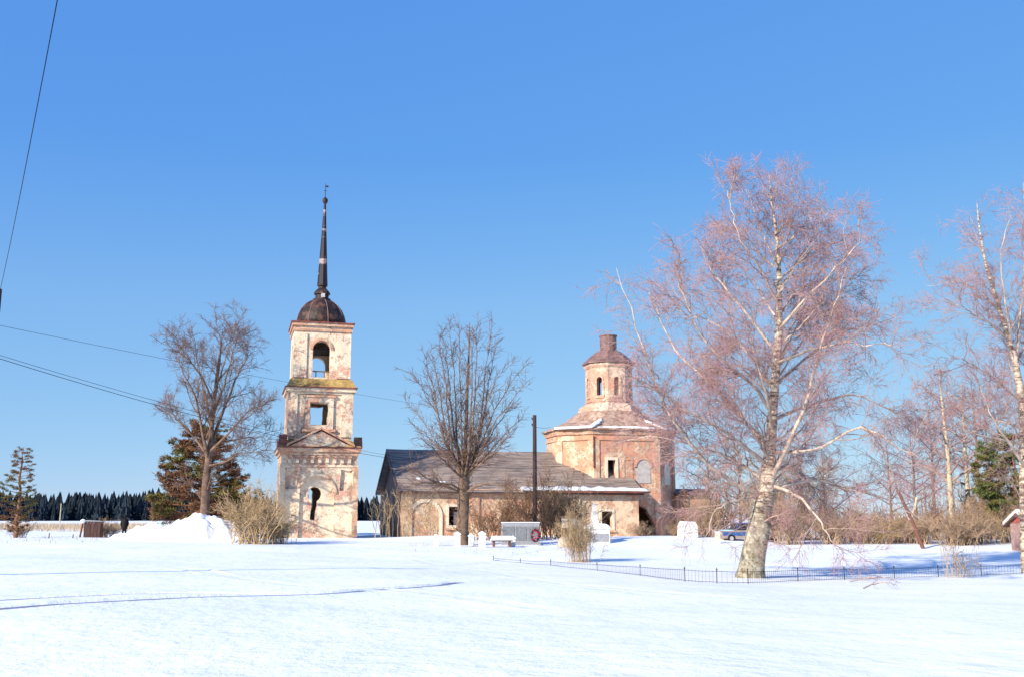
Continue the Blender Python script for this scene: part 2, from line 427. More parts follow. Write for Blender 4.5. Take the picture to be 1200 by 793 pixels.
for i, pth in enumerate([[(-60, 719), (0, 713), (110, 706), (210, 701), (300, 698), (400, 696), (430, 692), (480, 689), (515, 687), (546, 681)],
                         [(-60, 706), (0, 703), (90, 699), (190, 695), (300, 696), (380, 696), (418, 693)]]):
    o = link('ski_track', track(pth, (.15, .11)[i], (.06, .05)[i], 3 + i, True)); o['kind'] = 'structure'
for i, pth in enumerate([[(180, 662), (260, 673), (360, 688), (480, 692), (620, 712), (760, 720)], [(470, 650), (560, 668), (660, 684), (800, 697), (950, 704)]]):
    o = link('old_snow_track', track(pth, .3, .024, 13 + i)); o['kind'] = 'structure'

# snow pile at the left
c0 = G(223, 74); W = 5.6
u = np.linspace(-1.35, 1.35, 90); UX, UY = np.meshgrid(u * W, u * 4.2)
ux = UX - 1.1; rr = np.hypot(np.where(ux > 0, ux / 3.6, ux / 6.4), UY / 3.4) + .05 * np.sin(np.arctan2(UY, ux) * 5 + 1) + .03 * np.sin(np.arctan2(UY, ux) * 11)
prof = np.clip(1 - rr, 0, 1) ** .72
lump = .16 * np.sin(UX * 1.9 + 1) * np.cos(UY * 1.4) + .09 * np.sin(UX * 4.3 + UY * 2.1) + .05 * np.sin(UX * 11.3 - UY * 9.1) * np.sin(UX * 6.1 + UY * 13) + .10 * np.sin(UX * 3.1 - UY * 5.2 + 2) + .05 * np.sin(UX * 8.7 + UY * 7.3)
skew = 1 + .12 * np.tanh(UX)
gz = ground(UX + c0[0], UY + c0[1])
hz = 1.75 * (prof * 1.25 / (1 + .25 * prof)) * skew + lump * np.clip(prof * 4, 0, 1) - .04
V = np.stack([UX, UY, gz + hz - c0[2]], -1).reshape(-1, 3); n = len(u)
ii = (np.arange(n - 1)[:, None] * n + np.arange(n - 1)[None, :])
o = link('snow_pile', np_mesh('snow_pile', V, np.stack([ii, ii + 1, ii + n + 1, ii + n], -1).reshape(-1, 4), M['snow']))
o.location = c0; tag(o, 'big heap of white snow left of the bell tower', 'snow pile')

# distant spruce wood, one mass
def spruce_wood():
    r = np.random.default_rng(5); Vs, Fs = [], []; n = 0
    for k in range(1500):
        y = r.uniform(520, 620); x = r.uniform(-420, 60) * y / 600
        h = (13.0 + 1.2 * math.sin(x * .021) + .9 * math.sin(x * .067 + 1)) * (r.uniform(.85, 1.2) if r.random() < .6 else r.uniform(.55, .9)); w = h * r.uniform(.15, .33); z0 = float(ground(x, y)) - .3
        tiers = 6; sides = 7
        for t in range(tiers):
            zb = z0 + h * (.02 + .9 * t / tiers); zt = z0 + h * min(1, (t + 2.1) / tiers); rad = w * (1 - t / tiers) ** .8 + .15
            a = r.uniform(0, 6.28) + 2 * np.pi * np.arange(sides * 2) / (sides * 2)
            rd = rad * np.where(np.arange(sides * 2) % 2, .55, 1.) * r.uniform(.75, 1.2, sides * 2)
            ring = np.stack([x + rd * np.cos(a), y + rd * np.sin(a), zb + r.uniform(-.5, .3, sides * 2)], 1)
            Vs.append(np.r_[ring, [[x, y, zt]]]); m = sides * 2
            Fs.append(np.array([(n + i, n + (i + 1) % m, n + m) for i in range(m)])); n += m + 1
    return np_mesh('distant_wood', np.concatenate(Vs), np.concatenate(Fs), M['needles_far'], False)
o = link('distant_wood', spruce_wood()); tag(o, 'dark spruce wood along the far edge of the snowfield', 'wood', kind='stuff')

def grass(name, n, x0, x1, y0, y1, h, w, mat, seed, polar=True):
    r = np.random.default_rng(seed); y = r.uniform(y0, y1, n); x = r.uniform(x0, x1, n)
    if polar: x = (x - 600) / F * y
    keep = (np.sin(x * .9 + y * .13) + np.sin(x * .31 - y * .4) + r.normal(0, .8, n)) > -.6
    x, y = x[keep], y[keep]; n = len(x); z = ground(x, y) - .02
    a = r.uniform(0, np.pi, n); hh = h * r.uniform(.4, 1.2, n); lx, ly = r.normal(0, .25, n) * hh, r.normal(0, .25, n) * hh
    A = np.stack([x - w * np.cos(a), y - w * np.sin(a), z], 1); B = np.stack([x + w * np.cos(a), y + w * np.sin(a), z], 1); T = np.stack([x + lx, y + ly, z + hh], 1)
    V = np.stack([A, B, T], 1).reshape(-1, 3)
    return link(name, np_mesh(name, V, np.arange(3 * n).reshape(-1, 3), mat, False))
o = grass('dry_grass', 15000, -30, 180, 125, 230, .75, .03, M['grass'], 4); tag(o, 'strip of dry beige grass across the snowfield at far left', 'grass', kind='stuff')
o = grass('dry_weeds', 260, 0, 130, 62, 92, .28, .012, M['twig_brown'], 8); tag(o, 'scattered dry weed stalks poking through the snow at left', 'weeds', kind='stuff')
o = grass('dry_weeds', 420, 480, 640, 60, 80, .3, .012, M['twig_tan'], 9); tag(o, 'dry weed stalks in the snow before the graves', 'weeds', kind='stuff')

# ------------------------------------------------------------------ bell tower
AX = math.radians(15)
def arch(cx, z0, spring, r, n=12, top=None):
    pts = [(cx - r, z0), (cx + r, z0), (cx + r, spring)]
    pts += [(cx + r * math.cos(a), spring + r * math.sin(a)) for a in np.linspace(0, math.pi, n + 2)[1:-1]]
    return pts + [(cx - r, spring)]
def rect(x0, x1, z0, z1): return [(x0, z0), (x1, z0), (x1, z1), (x0, z1)]
def front(y): return lambda u, v, w: (u, y + w, v)          # outer face looks to -y
def back(y): return lambda u, v, w: (-u, y - w, v)
def west(x): return lambda u, v, w: (x + w, -u, v)
def east(x): return lambda u, v, w: (x - w, u, v)
def jag(pts, amp, seed):
    """break up an edge: extra points, each a little off"""
    r = random.Random(seed); out = []
    for i, (a, b) in enumerate(pts):
        c, d = pts[(i + 1) % len(pts)]
        n = max(1, int(math.hypot(c - a, d - b) / .3))
        for k in range(n): out.append((a + (c - a) * k / n + r.uniform(-amp, amp), b + (d - b) * k / n + r.uniform(-amp, amp)))
    return out

tower = empty('bell_tower', (-17.3, 91.2, .95), AX)
tower.scale = (1.025, 1.025, 1.027)
tag(tower, 'tall three-tiered brick bell tower with peeling cream plaster, dark dome and thin spire', 'bell tower')
# first tier
H1, s1 = 7.35, 3.15
keyhole = [(-.62, 1.45), (-.22, 1.4), (-.2, 2.0), (-.1, 2.55), (-.05, 3.0)] + [(-.30 + .56 * math.cos(a), 3.52 + .60 * math.sin(a)) for a in np.linspace(-.75, math.pi + .75, 14)] + [(-.5, 3.0), (-.52, 2.5), (-.6, 2.0)]
mb = MB()
mb.wall(rect(-s1 + .02, s1 - .02, -.6, H1), [keyhole], front(-s1 + .22), .8)
mb.wall(rect(-s1, s1, -.6, H1), [jag(arch(.9, 2.2, 3.6, .85), .06, 2)], back(s1), .9)
mb.wall(rect(-2.08, 2.13, -.6, H1), [jag(rect(-.35, .35, 2.8, 4.6), .06, 9)], west(-s1 + .2), .8)
mb.wall(rect(-2.13, 2.08, -.6, H1), [], east(s1), .8)
mb.build('lower_wall', M['tower'], tower)
arch_r = [(x, z) for x, z in arch(-.12, -.3, 3.6, 1.42, 16)]
mb = MB().wall(rect(-s1, s1, -.6, H1), [arch_r, rect(-2.72, -1.78, 3.95, 5.45), jag(rect(1.75, 2.75, 3.9, 5.5), .10, 4)], front(-s1), .218)
mb.build('lower_facing', M['tower'], tower)
MB().wall(rect(-2.93, 2.93, -.6, H1 - .02), [rect(-2.3, -1.3, 1.2, 5.4), arch(0, .6, 3.6, .8), rect(1.3, 2.3, 1.2, 5.4)], west(-s1 + .004), .194).build('lower_facing', M['tower_red'], tower)
for x0, x1 in ((-s1 - .1, -2.78), (2.80, s1 + .1)):
    MB().box(x0, x1, -s1 - .1, -s1 - .002, -.6, 5.75).build('pilaster', M['tower_red'] if x0 > 0 else M['tower'], tower)
mb = MB()                                                        # raised band round the arch
ro, ri = 1.62, 1.44
mb.loft([[(-.12 + r_ * math.cos(a), y, 3.6 + r_ * math.sin(a)) for r_, y in ((ri, -s1 - .002), (ro, -s1 - .002), (ro, -s1 - .12), (ri, -s1 - .12))] for a in np.linspace(0, math.pi, 17)])
mb.build('arch_moulding', M['tower'], tower)
MB().box(-s1 - .06, s1 + .06, -s1 - .08, -s1 - .001, 5.76, 5.95).build('string_course', M['tower'], tower)
me = None
for k in range(9):
    if me is None:
        b_ = MB().box(-.13, .13, -.2, 0, 0, .45).box(-.19, .19, -.24, 0, .452, .62); me = new_mesh('bracket', b_.V, b_.F, M['tower'])
    o = link('bracket', me, tower); o.location = (-2.45 + .615 * k, -s1 - .002, 6.08 + (.05 if k == 5 else 0))
MB().box(-s1 - .1, s1 + .1, -s1 - .26, s1 + .1, 6.74, 7.0).box(-s1 - .28, s1 + .28, -s1 - .42, s1 + .2, 7.002, 7.3).build('cornice', M['tower_red'], tower)
MB().box(-s1 - .33, s1 + .33, -s1 - .46, s1 + .33, 7.302, 7.42).build('cornice_tin', M['tin_red'], tower)
MB().box(-s1 - .3, s1 + .3, -s1 - .4, s1 + .3, 7.422, 8.05, .85, .9).build('skirt_roof', M['ochre'], tower)
MB().wall([(-2.5, 7.43), (2.6, 7.43), (.05, 8.72)], [], front(-s1 - .30), .75).build('pediment', M['tower'], tower)
mb = MB()
for a, b in (((-2.75, 7.44), (.05, 8.86)), ((2.85, 7.44), (.05, 8.86))):
    mb.loft([[(a[0], -s1 - .46, a[1]), (a[0], -s1 + .3, a[1]), (a[0], -s1 + .3, a[1] + .17), (a[0], -s1 - .46, a[1] + .17)], [(b[0], -s1 - .46, b[1] - .0), (b[0], -s1 + .3, b[1]), (b[0], -s1 + .3, b[1] + .17), (b[0], -s1 - .46, b[1] + .17)]])
mb.build('raking_cornice', M['tower_red'], tower)
for x, y, h, m_ in ((-s1 - .25, -s1 - .2, .98, 'tin_red'), (s1 - .35, -s1 - .25, .85, 'dome'), (-s1 - .2, s1 - .6, .9, 'tin_red'), (s1 - .4, s1 - .6, .8, 'tin_red')):
    MB().box(x, x + .72, y, y + .72, 7.425, 7.42 + h, .05, .05).build('corner_block', M[m_], tower)
# second tier
s2, Z2, T2 = 2.62, 7.3, 12.35
mb = MB()
win2 = jag(rect(-.86, .62, 9.3, 11.15), .05, 11)
mb.wall(rect(-s2, s2, Z2, T2), [win2], front(-s2), .8)
mb.wall(rect(-s2, s2, Z2, T2), [jag(rect(-.55, 1.3, 9.0, 11.3), .05, 12)], back(s2), .8)
mb.wall(rect(-1.81, 1.81, Z2, T2), [rect(-.6, .6, 9.2, 11.2)], west(-s2), .7)
mb.wall(rect(-1.81, 1.81, Z2, T2), [], east(s2), .7)
mb.build('middle_wall', M['tower'], tower)
MB().wall(rect(-1.3, 1.06, 8.95, 11.6), [rect(-.9, .66, 9.25, 11.2)], front(-s2 - .16), .158).build('window_surround', M['tower'], tower)
MB().box(-1.5, 1.26, -s2 - .26, -s2 - .001, 8.72, 8.94).build('window_sill', M['tower_red'], tower)
MB().box(-1.5, 1.26, -s2 - .24, -s2 - .001, 11.61, 11.8).build('window_hood', M['tower_red'], tower)
for x0, x1 in ((-s2 - .1, -1.95), (1.72, s2 + .1)): MB().box(x0, x1, -s2 - .13, -s2 - .001, 8.3, 11.9).build('pilaster', M['tower'], tower)
MB().box(-s2 - .1, -s2 - .001, -s2, s2, 8.3, 11.9).build('pilaster', M['tower_red'], tower)
MB().box(-s2 - .12, s2 + .12, -s2 - .15, s2 + .12, 11.902, 12.1).box(-s2 - .3, s2 + .3, -s2 - .32, s2 + .3, 12.102, 12.4).build('cornice', M['tower'], tower)
MB().box(-s2 - .42, s2 + .42, -s2 - .44, s2 + .42, 12.402, 12.5).build('cornice_tin', M['tin_red'], tower)
MB().box(-s2 - .3, s2 + .3, -s2 - .3, s2 + .3, 12.502, 13.2, .34, .34).build('skirt_roof', M['ochre'], tower)
# third tier with the bell openings
s3, Z3, T3 = 2.42, 12.5, 18.0
mb = MB()
bell = arch(-.05, 13.35, 15.75, .74, 12)
mb.wall(rect(-s3, s3, Z3, T3), [bell], front(-s3), .75)
mb.wall(rect(-s3, s3, Z3, T3), [arch(.15, 13.35, 14.9, .8, 12)], back(s3), .75)
mb.wall(rect(-1.66, 1.66, Z3, T3), [arch(0, 13.35, 15.75, .74, 12)], west(-s3), .7)
mb.wall(rect(-1.66, 1.66, Z3, T3), [], east(s3), .7)
mb.build('belfry_wall', M['tower'], tower)
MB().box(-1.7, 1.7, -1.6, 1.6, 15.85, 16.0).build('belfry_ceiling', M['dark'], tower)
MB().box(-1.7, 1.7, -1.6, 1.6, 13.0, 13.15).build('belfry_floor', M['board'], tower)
for x0, x1 in ((-s3 - .002, -1.3), (1.22, s3 + .002)): MB().box(x0, x1, -s3 - .12, -s3 - .001, 13.3, 17.1).build('pilaster', M['tower'], tower)
mb = MB(); ro, ri = .98, .76
mb.loft([[(-.05 + r_ * math.cos(a), y, 15.75 + r_ * math.sin(a)) for r_, y in ((ri, -s3 - .002), (ro, -s3 - .002), (ro, -s3 - .1), (ri, -s3 - .1))] for a in np.linspace(0, math.pi, 15)])
mb.build('arch_moulding', M['tower_red'], tower)
MB().box(-.80, .70, -s3 + .25, -s3 + .33, 13.85, 13.95).box(-.5, -.42, -s3 + .26, -s3 + .32, 13.35, 13.85).box(.2, .28, -s3 + .26, -s3 + .32, 13.35, 13.85).build('railing', M['board'], tower)
MB().box(-s3 - .1, s3 + .1, -s3 - .13, s3 + .1, 17.3, 17.5).box(-s3 - .18, s3 + .18, -s3 - .2, s3 + .18, 17.75, 18.0).build('cornice', M['tower_red'], tower)
MB().box(-s3 - .28, s3 + .28, -s3 - .3, s3 + .28, 18.002, 18.1).build('cornice_tin', M['tin_red'], tower)
mb = MB().lathe([(2.2, 18.14), (2.16, 18.6), (2.03, 19.1), (1.8, 19.6), (1.45, 20.05), (1.0, 20.4), (.62, 20.55)], 16, rot=.2)
mb.build('dome', M['dome'], tower, True)
for k in range(8):                                                # seams of the sheet metal
    a = .2 + k * math.pi / 4
    MB().tube([((r_ + .015) * math.cos(a), (r_ + .015) * math.sin(a), z) for r_, z in ((2.2, 18.15), (2.16, 18.6), (2.03, 19.1), (1.8, 19.6), (1.45, 20.05), (1.0, 20.4))], .035, 4).build('dome_seam', M['cap'], tower)
MB().lathe([(.78, 20.5), (.78, 20.62), (.58, 20.64), (.58, 21.0), (.72, 21.02), (.70, 21.2), (.5, 21.45), (.34, 21.6), (.34, 21.75), (.46, 21.78), (.44, 21.95)], 12).build('lantern', M['dome'], tower)
MB().box(-.12, .2, -.80, -.58, 20.64, 21.0).build('lantern_panel', M['panel'], tower)
MB().lathe([(.46, 21.9), (.42, 22.6), (.36, 23.8), (.29, 25.2), (.22, 26.6), (.16, 27.9), (.10, 29.4)], 8).build('spire', M['spire'], tower)
MB().lathe([(.05, 29.36), (.18, 29.46), (.26, 29.66), (.22, 29.86), (.06, 30.0)], 12).build('spire_ball', M['dome'], tower, True)
MB().lathe([(.035, 29.98), (.02, 31.3)], 6).box(-.02, .26, -.012, .012, 30.95, 31.12).box(-.14, .14, -.015, .015, 30.6, 30.64).build('spire_vane', M['iron'], tower)
# snow and grass on ledges
MB().box(-s1 - .2, s1 + .2, -s1 - .38, -s1 - .32, 7.421, 7.44).build('ledge_snow', M['snow'], tower)

# ------------------------------------------------------------------ church
LX, WR, EV, RG = 22.0, 13.0, 4.3, 8.05
church = empty('ruined_church', (-9.57, 90.0, .82), AX)
tag(church, 'ruined brick church with long board roof, octagonal main block and small drum', 'church')
mb = MB()
sw = [rect(4.15, 5.25, 1.1, 2.75), rect(8.85, 9.95, .75, 2.7), rect(13.2, 14.1, 1.0, 2.5), rect(18.35, 19.4, .85, 2.35) ]
sw = [jag(h, .05, 30 + i) for i, h in enumerate(sw)]
mb.wall(rect(0, LX, -.8, EV), sw, front(0), .8)
mb.wall(rect(-LX, 0, -.8, EV), [], back(WR), .8)
mb.wall([(-WR + .8, -.8), (-.8, -.8), (-.8, EV), (-WR + .8, EV)], [arch(-WR / 2, 0, 2.2, .9)], west(0), .8)
mb.wall([(.8, -.8), (WR - .8, -.8), (WR - .8, EV), (.8, EV)], [], east(LX), .8)
mb.build('refectory_wall', M['church'], church)
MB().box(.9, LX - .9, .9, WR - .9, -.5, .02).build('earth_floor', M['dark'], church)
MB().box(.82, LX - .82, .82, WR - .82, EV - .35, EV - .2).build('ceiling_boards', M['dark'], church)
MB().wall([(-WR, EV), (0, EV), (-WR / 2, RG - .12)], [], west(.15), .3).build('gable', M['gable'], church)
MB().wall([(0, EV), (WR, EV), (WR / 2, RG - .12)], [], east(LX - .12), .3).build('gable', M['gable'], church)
for k in range(26):                                               # dark boarding added on the west wall in place of tower shadow
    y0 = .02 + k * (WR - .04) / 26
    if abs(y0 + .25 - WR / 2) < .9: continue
    MB().box(-.06 - .02 * (k % 2), -.002, y0, y0 + (WR - .04) / 26 - .02, -.8, EV - .02 - .05 * (k % 3)).build('west_shade_board', M['gable'], church)
# south wall dressings
MB().box(-.12, .9, -.16, -.001, -.8, EV - .02).build('corner_pilaster', M['church'], church)
MB().box(-.14, -.062, -.16, .02, -.8, EV - .03).build('corner_pilaster', M['gable'], church)
MB().box(6.2, 6.9, -.14, -.001, -.8, EV - .3).build('pilaster', M['church'], church)
MB().box(15.6, 16.3, -.14, -.001, -.8, EV - .3).build('pilaster', M['church'], church)
MB().box(-.16, LX + .1, -.24, -.002, EV - .28, EV - .02).build('eave_cornice', M['church'], church)
mb = MB(); ro, ri = 1.5, 1.22
mb.loft([[(2.1 + r_ * math.cos(a), y, 1.9 + r_ * math.sin(a)) for r_, y in ((ri, -.002), (ro, -.002), (ro, -.12), (ri, -.12))] for a in np.linspace(0, math.pi, 15)])
for s_ in (-1, 1): mb.box(2.1 + s_ * 1.36 - .14, 2.1 + s_ * 1.36 + .14, -.12, -.002, -.8, 1.895)
mb.build('blind_arch', M['cream'], church)
for i, (x0, x1, z0, z1) in enumerate(((4.15, 5.25, 1.1, 2.75), (8.85, 9.95, .75, 2.7), (18.35, 19.4, .85, 2.35))):
    w_ = MB().wall(rect(x0 - .2, x1 + .2, z0 - .2, z1 + .22), [rect(x0 + .02, x1 - .02, z0 + .02, z1 - .02)], front(-.07), .068).build('window', M['cream'], church)
    MB().box(x0 - .3, x1 + .3, -.2, -.072, z0 - .36, z0 - .2).build('sill', M['church'], w_)
    if i == 0: MB().box(x0 + .55, x1 - .02, .45, .5, z0, z1 - .45).build('board_panel', M['panel'], w_)
    if i == 1: MB().box(x0 + .0, x0 + .35, .35, .4, z0, z1).build('door_leaf', M['board'], w_)
# south slope: lapped board courses, each one its own piece
sl = math.hypot(WR / 2 + .5, RG - EV + .28); nC = 16
dy, dz = (WR / 2 + .5) / nC, (RG + .02 - (EV - .22)) / nC
rs = random.Random(3)
for k in range(nC):
    y0, z0 = -.5 + k * dy, EV - .22 + k * dz
    x0, x1 = -.45 + rs.uniform(-.06, .06), LX + .25 + rs.uniform(-.05, .05)
    if k > 8: x1 = min(x1, LX - .3)
    segs = 12; V = []; Fc = []
    for i in range(segs + 1):
        x = x0 + (x1 - x0) * i / segs; j = rs.uniform(-.02, .02) - .04 * math.sin(i / segs * math.pi)
        V += [(x, y0 - .06, z0 + .05 + j), (x, y0 + dy + .05, z0 + dz + .035 + j), (x, y0 + dy + .05, z0 + dz - .02 + j), (x, y0 - .06, z0 - .03 + j)]
    for i in range(segs):
        a = i * 4
        for q in range(4): Fc.append((a + q, a + (q + 1) % 4, a + 4 + (q + 1) % 4, a + 4 + q))
    Fc += [(3, 2, 1, 0), (segs * 4, segs * 4 + 1, segs * 4 + 2, segs * 4 + 3)]
    Fc = [tuple(reversed(f)) for f in Fc]
    MB().add(V, Fc).build('roof_course', M['roof'], church)
MB().add([(-.45, WR + .5, EV - .2), (LX, WR + .5, EV - .2), (LX, WR / 2 + .02, RG), (-.45, WR / 2 + .02, RG), (-.45, WR + .5, EV - .3), (LX, WR + .5, EV - .3), (LX, WR / 2 + .02, RG - .1), (-.45, WR / 2 + .02, RG - .1)], [(0, 1, 2, 3), (7, 6, 5, 4), (0, 4, 5, 1), (1, 5, 6, 2), (2, 6, 7, 3), (3, 7, 4, 0)]).build('north_roof_slope', M['roof'], church)
for a, b in (((-.56, EV - .34), (WR / 2, RG - .02)), ((WR + .56, EV - .34), (WR / 2, RG - .02))):   # barge boards
    MB().loft([[(-.53, a[0], a[1]), (-.46, a[0], a[1]), (-.46, a[0], a[1] + .3), (-.53, a[0], a[1] + .3)], [(-.53, b[0], b[1] - .2), (-.46, b[0], b[1] - .2), (-.46, b[0], b[1] + .1), (-.53, b[0], b[1] + .1)]]).build('barge_board', M['gable'], church)
MB().box(-.3, LX + .3, -.50, -.42, EV - .46, EV - .26).build('eave_board', M['fascia'], church)
MB().box(13.0, LX + .9, -.78, -.30, EV - .30, EV - .14).build('gutter_roof', M['tin_red'], church)
# lying snow along the eave
def snow_strip(x0, x1, y0, y1, z0, z1, h, parent, seed, name='roof_snow', mat='snow'):
    r = random.Random(seed); n = max(6, int((x1 - x0) / .35)); V = []; Fc = []
    for i in range(n + 1):
        x = x0 + (x1 - x0) * i / n; t = min(1, 4 * min(i, n - i) / n + .1); w = r.uniform(.55, 1.0)
        V += [(x, y0 + (1 - w) * .25, z0), (x, y0 + .08, z0 + h * t * w), (x, y0 + (y1 - y0) * w, z0 + (z1 - z0) * w + h * t * .6), (x, y0 + (y1 - y0) * w + .05, z0 + (z1 - z0) * w - .02)]
    for i in range(n):
        a = i * 4
        for q in range(4): Fc.append((a + 4 + q, a + 4 + (q + 1) % 4, a + (q + 1) % 4, a + q))
    Fc += [(0, 1, 2, 3), (n * 4 + 3, n * 4 + 2, n * 4 + 1, n * 4)]
    return MB().add(V, Fc).build(name, M[mat], parent, True)
snow_strip(10.6, LX + .85, -.80, .12, EV - .135, EV + .28, .16, church, 1)
snow_strip(3.4, 4.1, .7, .95, EV + .55, EV + .65, .10, church, 2)
snow_strip(1.5, 1.9, 1.2, 1.6, EV + .8, EV + 1.0, .10, church, 5)

# octagonal main block
OX0, OX1, OY0, OY1, K, OH = 15.7, 27.7, 2.0, 11.0, 2.7, 10.1
def octo(x0, x1, y0, y1, k, z): return [(x0 + k, y0, z), (x1 - k, y0, z), (x1, y0 + k, z), (x1, y1 - k, z), (x1 - k, y1, z), (x0 + k, y1, z), (x0, y1 - k, z), (x0, y0 + k, z)]
ring = [(p[0], p[1]) for p in octo(OX0, OX1, OY0, OY1, K, 0)]
mb = MB(); th = .7
for i in range(8):
    a, b = np.array(ring[i]), np.array(ring[(i + 1) % 8]); L = np.linalg.norm(b - a); d = (b - a) / L; nin = np.array((-d[1], d[0]))
    def plc(u, v, w, a=a, d=d, nin=nin, L=L):
        u2 = u if w == 0 else min(max(u, .42 * w), L - .42 * w)
        p = a + d * u2 + nin * w; return (p[0], p[1], v)
    holes = []
    if i == 0: holes = [rect(1.35, 2.15, 5.35, 7.15), jag([(3.75, -.3), (6.1, -.3), (6.0, 1.3), (5.2, 2.5), (4.3, 3.1), (3.75, 3.2)], .08, 77)]  # second hole: breach added and sloped like the cast shadow, to darken it
    mb.wall(rect(0, L, -.8, OH), holes, plc, th)
mb.build('octagon_wall', M['octagon'], church)
f0 = OX0 + K; DX0, DY0 = .5 * (OX0 + OX1), .5 * (OY0 + OY1)
w_ = MB().wall(rect(f0 + 1.1, f0 + 2.4, 5.1, 7.4), [rect(f0 + 1.36, f0 + 2.14, 5.36, 7.14)], front(OY0 - .1), .098).build('window', M['cream'], church)
MB().box(f0 + 1.0, f0 + 2.5, OY0 - .22, OY0 - .102, 4.95, 5.1).build('sill', M['octagon'], w_)
MB().wall(rect(f0 + 2.9, f0 + 3.9, 5.1, 7.3), [rect(f0 + 3.05, f0 + 3.75, 5.25, 7.15)], front(OY0 - .06), .058).build('blind_panel', M['octagon'], church)
MB().wall(arch(f0 + 4.95, 5.0, 6.5, .72), [], front(OY0 - .05), .048).build('blind_niche', M['niche'], church)
mb = MB(); ro, ri = .92, .73
mb.loft([[(f0 + 4.95 + r_ * math.cos(a), y, 6.5 + r_ * math.sin(a)) for r_, y in ((ri, OY0 - .002), (ro, OY0 - .002), (ro, OY0 - .14), (ri, OY0 - .14))] for a in np.linspace(0, math.pi, 13)])
mb.build('niche_moulding', M['octagon'], church)
for i in (7, 0, 1, 2):                                            # corner strips
    c_ = np.array(ring[i]); pv = np.array(ring[i - 1]); nx_ = np.array(ring[(i + 1) % 8])
    da, db = (pv - c_) / np.linalg.norm(pv - c_), (nx_ - c_) / np.linalg.norm(nx_ - c_); na, nb = np.array((da[1], -da[0])), np.array((-db[1], db[0]))
    cen = np.array((DX0, DY0)); na = na if np.dot(na, c_ - cen) > 0 else -na; nb = nb if np.dot(nb, c_ - cen) > 0 else -nb
    out = c_ + (na + nb) / np.linalg.norm(na + nb) * .11; e = .005
    foot = [c_ + da * .55 + na * e, c_ + da * .55 + na * .1, out, c_ + db * .55 + nb * .1, c_ + db * .55 + nb * e, c_ + (na + nb) * e * .6]
    MB().loft([[(q[0], q[1], z) for q in foot] for z in (-.8, 8.995)]).build('corner_strip', M['church'] if i in (7, 0) else M['octagon'], church)
# pale blind niche on the south-east face
a = np.array(ring[1]); d = np.array((1, 1)) / math.sqrt(2); nn = np.array((1, -1)) / math.sqrt(2)
MB().wall(arch(1.9, 4.9, 6.3, .75), [], lambda u, v, w: (*(a + d * u + nn * (.05 - w)), v), .048).build('blind_niche', M['cream'], church)
MB().loft([octo(OX0 - .1, OX1 + .1, OY0 - .1, OY1 + .1, K, 9.0), octo(OX0 - .1, OX1 + .1, OY0 - .1, OY1 + .1, K, 9.15)]).build('string_course', M['octagon'], church)
MB().loft([octo(OX0 - .12, OX1 + .12, OY0 - .12, OY1 + .12, K, 9.55), octo(OX0 - .22, OX1 + .22, OY0 - .22, OY1 + .22, K, 9.85), octo(OX0 - .22, OX1 + .22, OY0 - .22, OY1 + .22, K, 10.12)]).build('cornice', M['tower_red'], church)
MB().tube([(f0 - .05, OY0 - .16, 9.4), (f0 - .05, OY0 - .16, 6.4)], .07, 6).build('downpipe', M['tin_red'], church)
DX, DY = .5 * (OX0 + OX1), .5 * (OY0 + OY1)
rings = [octo(OX0 - .45, OX1 + .45, OY0 - .45, OY1 + .45, K, 10.0), octo(OX0 - .45, OX1 + .45, OY0 - .45, OY1 + .45, K, 10.14),
         octo(DX - 4.4, DX + 4.4, DY - 3.7, DY + 3.7, 2.2, 11.0), octo(DX - 2.75, DX + 2.75, DY - 2.75, DY + 2.75, 1.6, 12.2)]
RJ = random.Random(8)
def sub_ring(rg, amp, n=10):
    out = []
    for i in range(8):
        a_, b_ = np.array(rg[i]), np.array(rg[(i + 1) % 8])
        for k_ in range(n): out.append(tuple(a_ + (b_ - a_) * k_ / n + np.array((RJ.uniform(-amp, amp), RJ.uniform(-amp, amp), RJ.uniform(-amp, amp) * .5))))
    return out
MB().loft([sub_ring(rings[0], .10), sub_ring(rings[1], .06), sub_ring(rings[2], .05), sub_ring(rings[3], .03)]).build('octagon_roof', M['oct_roof'], church)
MB().loft([octo(DX - 2.95, DX + 2.95, DY - 2.95, DY + 2.95, 1.73, 12.0), octo(DX - 2.8, DX + 2.8, DY - 2.8, DY + 2.8, 1.65, 12.5), octo(DX - 2.45, DX + 2.45, DY - 2.45, DY + 2.45, 1.44, 12.8)]).build('drum_base', M['drum'], church)
# snow lying on the low roof: along the south eave and the two hips in view
snow_strip(f0 - .3, OX1 - K + .3, OY0 - .5, OY0 + .7, 10.12, 10.58, .16, church, 7)
hs = MB()
def hip(p, q, w, seed):
    r = random.Random(seed); n = 12; rings_ = []
    p, q = np.array(p), np.array(q); d = q - p; sd = np.array((-d[1], d[0], 0)); sd /= np.linalg.norm(sd)
    for i in range(n + 1):
        c = p + d * i / n; ww = w * r.uniform(.5, 1.1) * min(1, .3 + 3 * min(i, n - i) / n)
        rings_.append([tuple(c + sd * ww + np.array((0, 0, -.06))), tuple(c - sd * ww + np.array((0, 0, -.06))), tuple(c - sd * ww * .4 + np.array((0, 0, .16))), tuple(c + sd * ww * .4 + np.array((0, 0, .16)))])
    return MB().loft(rings_).build('roof_snow', M['snow'], church, True)
r1, r2, r3 = rings[1], rings[2], rings[3]
hip(r1[0], r2[0], .5, 1); hip(r1[7], r1[0], .3, 4); hip(r1[1], r2[1], .22, 5); hip(r1[1], r1[2], .18, 6)
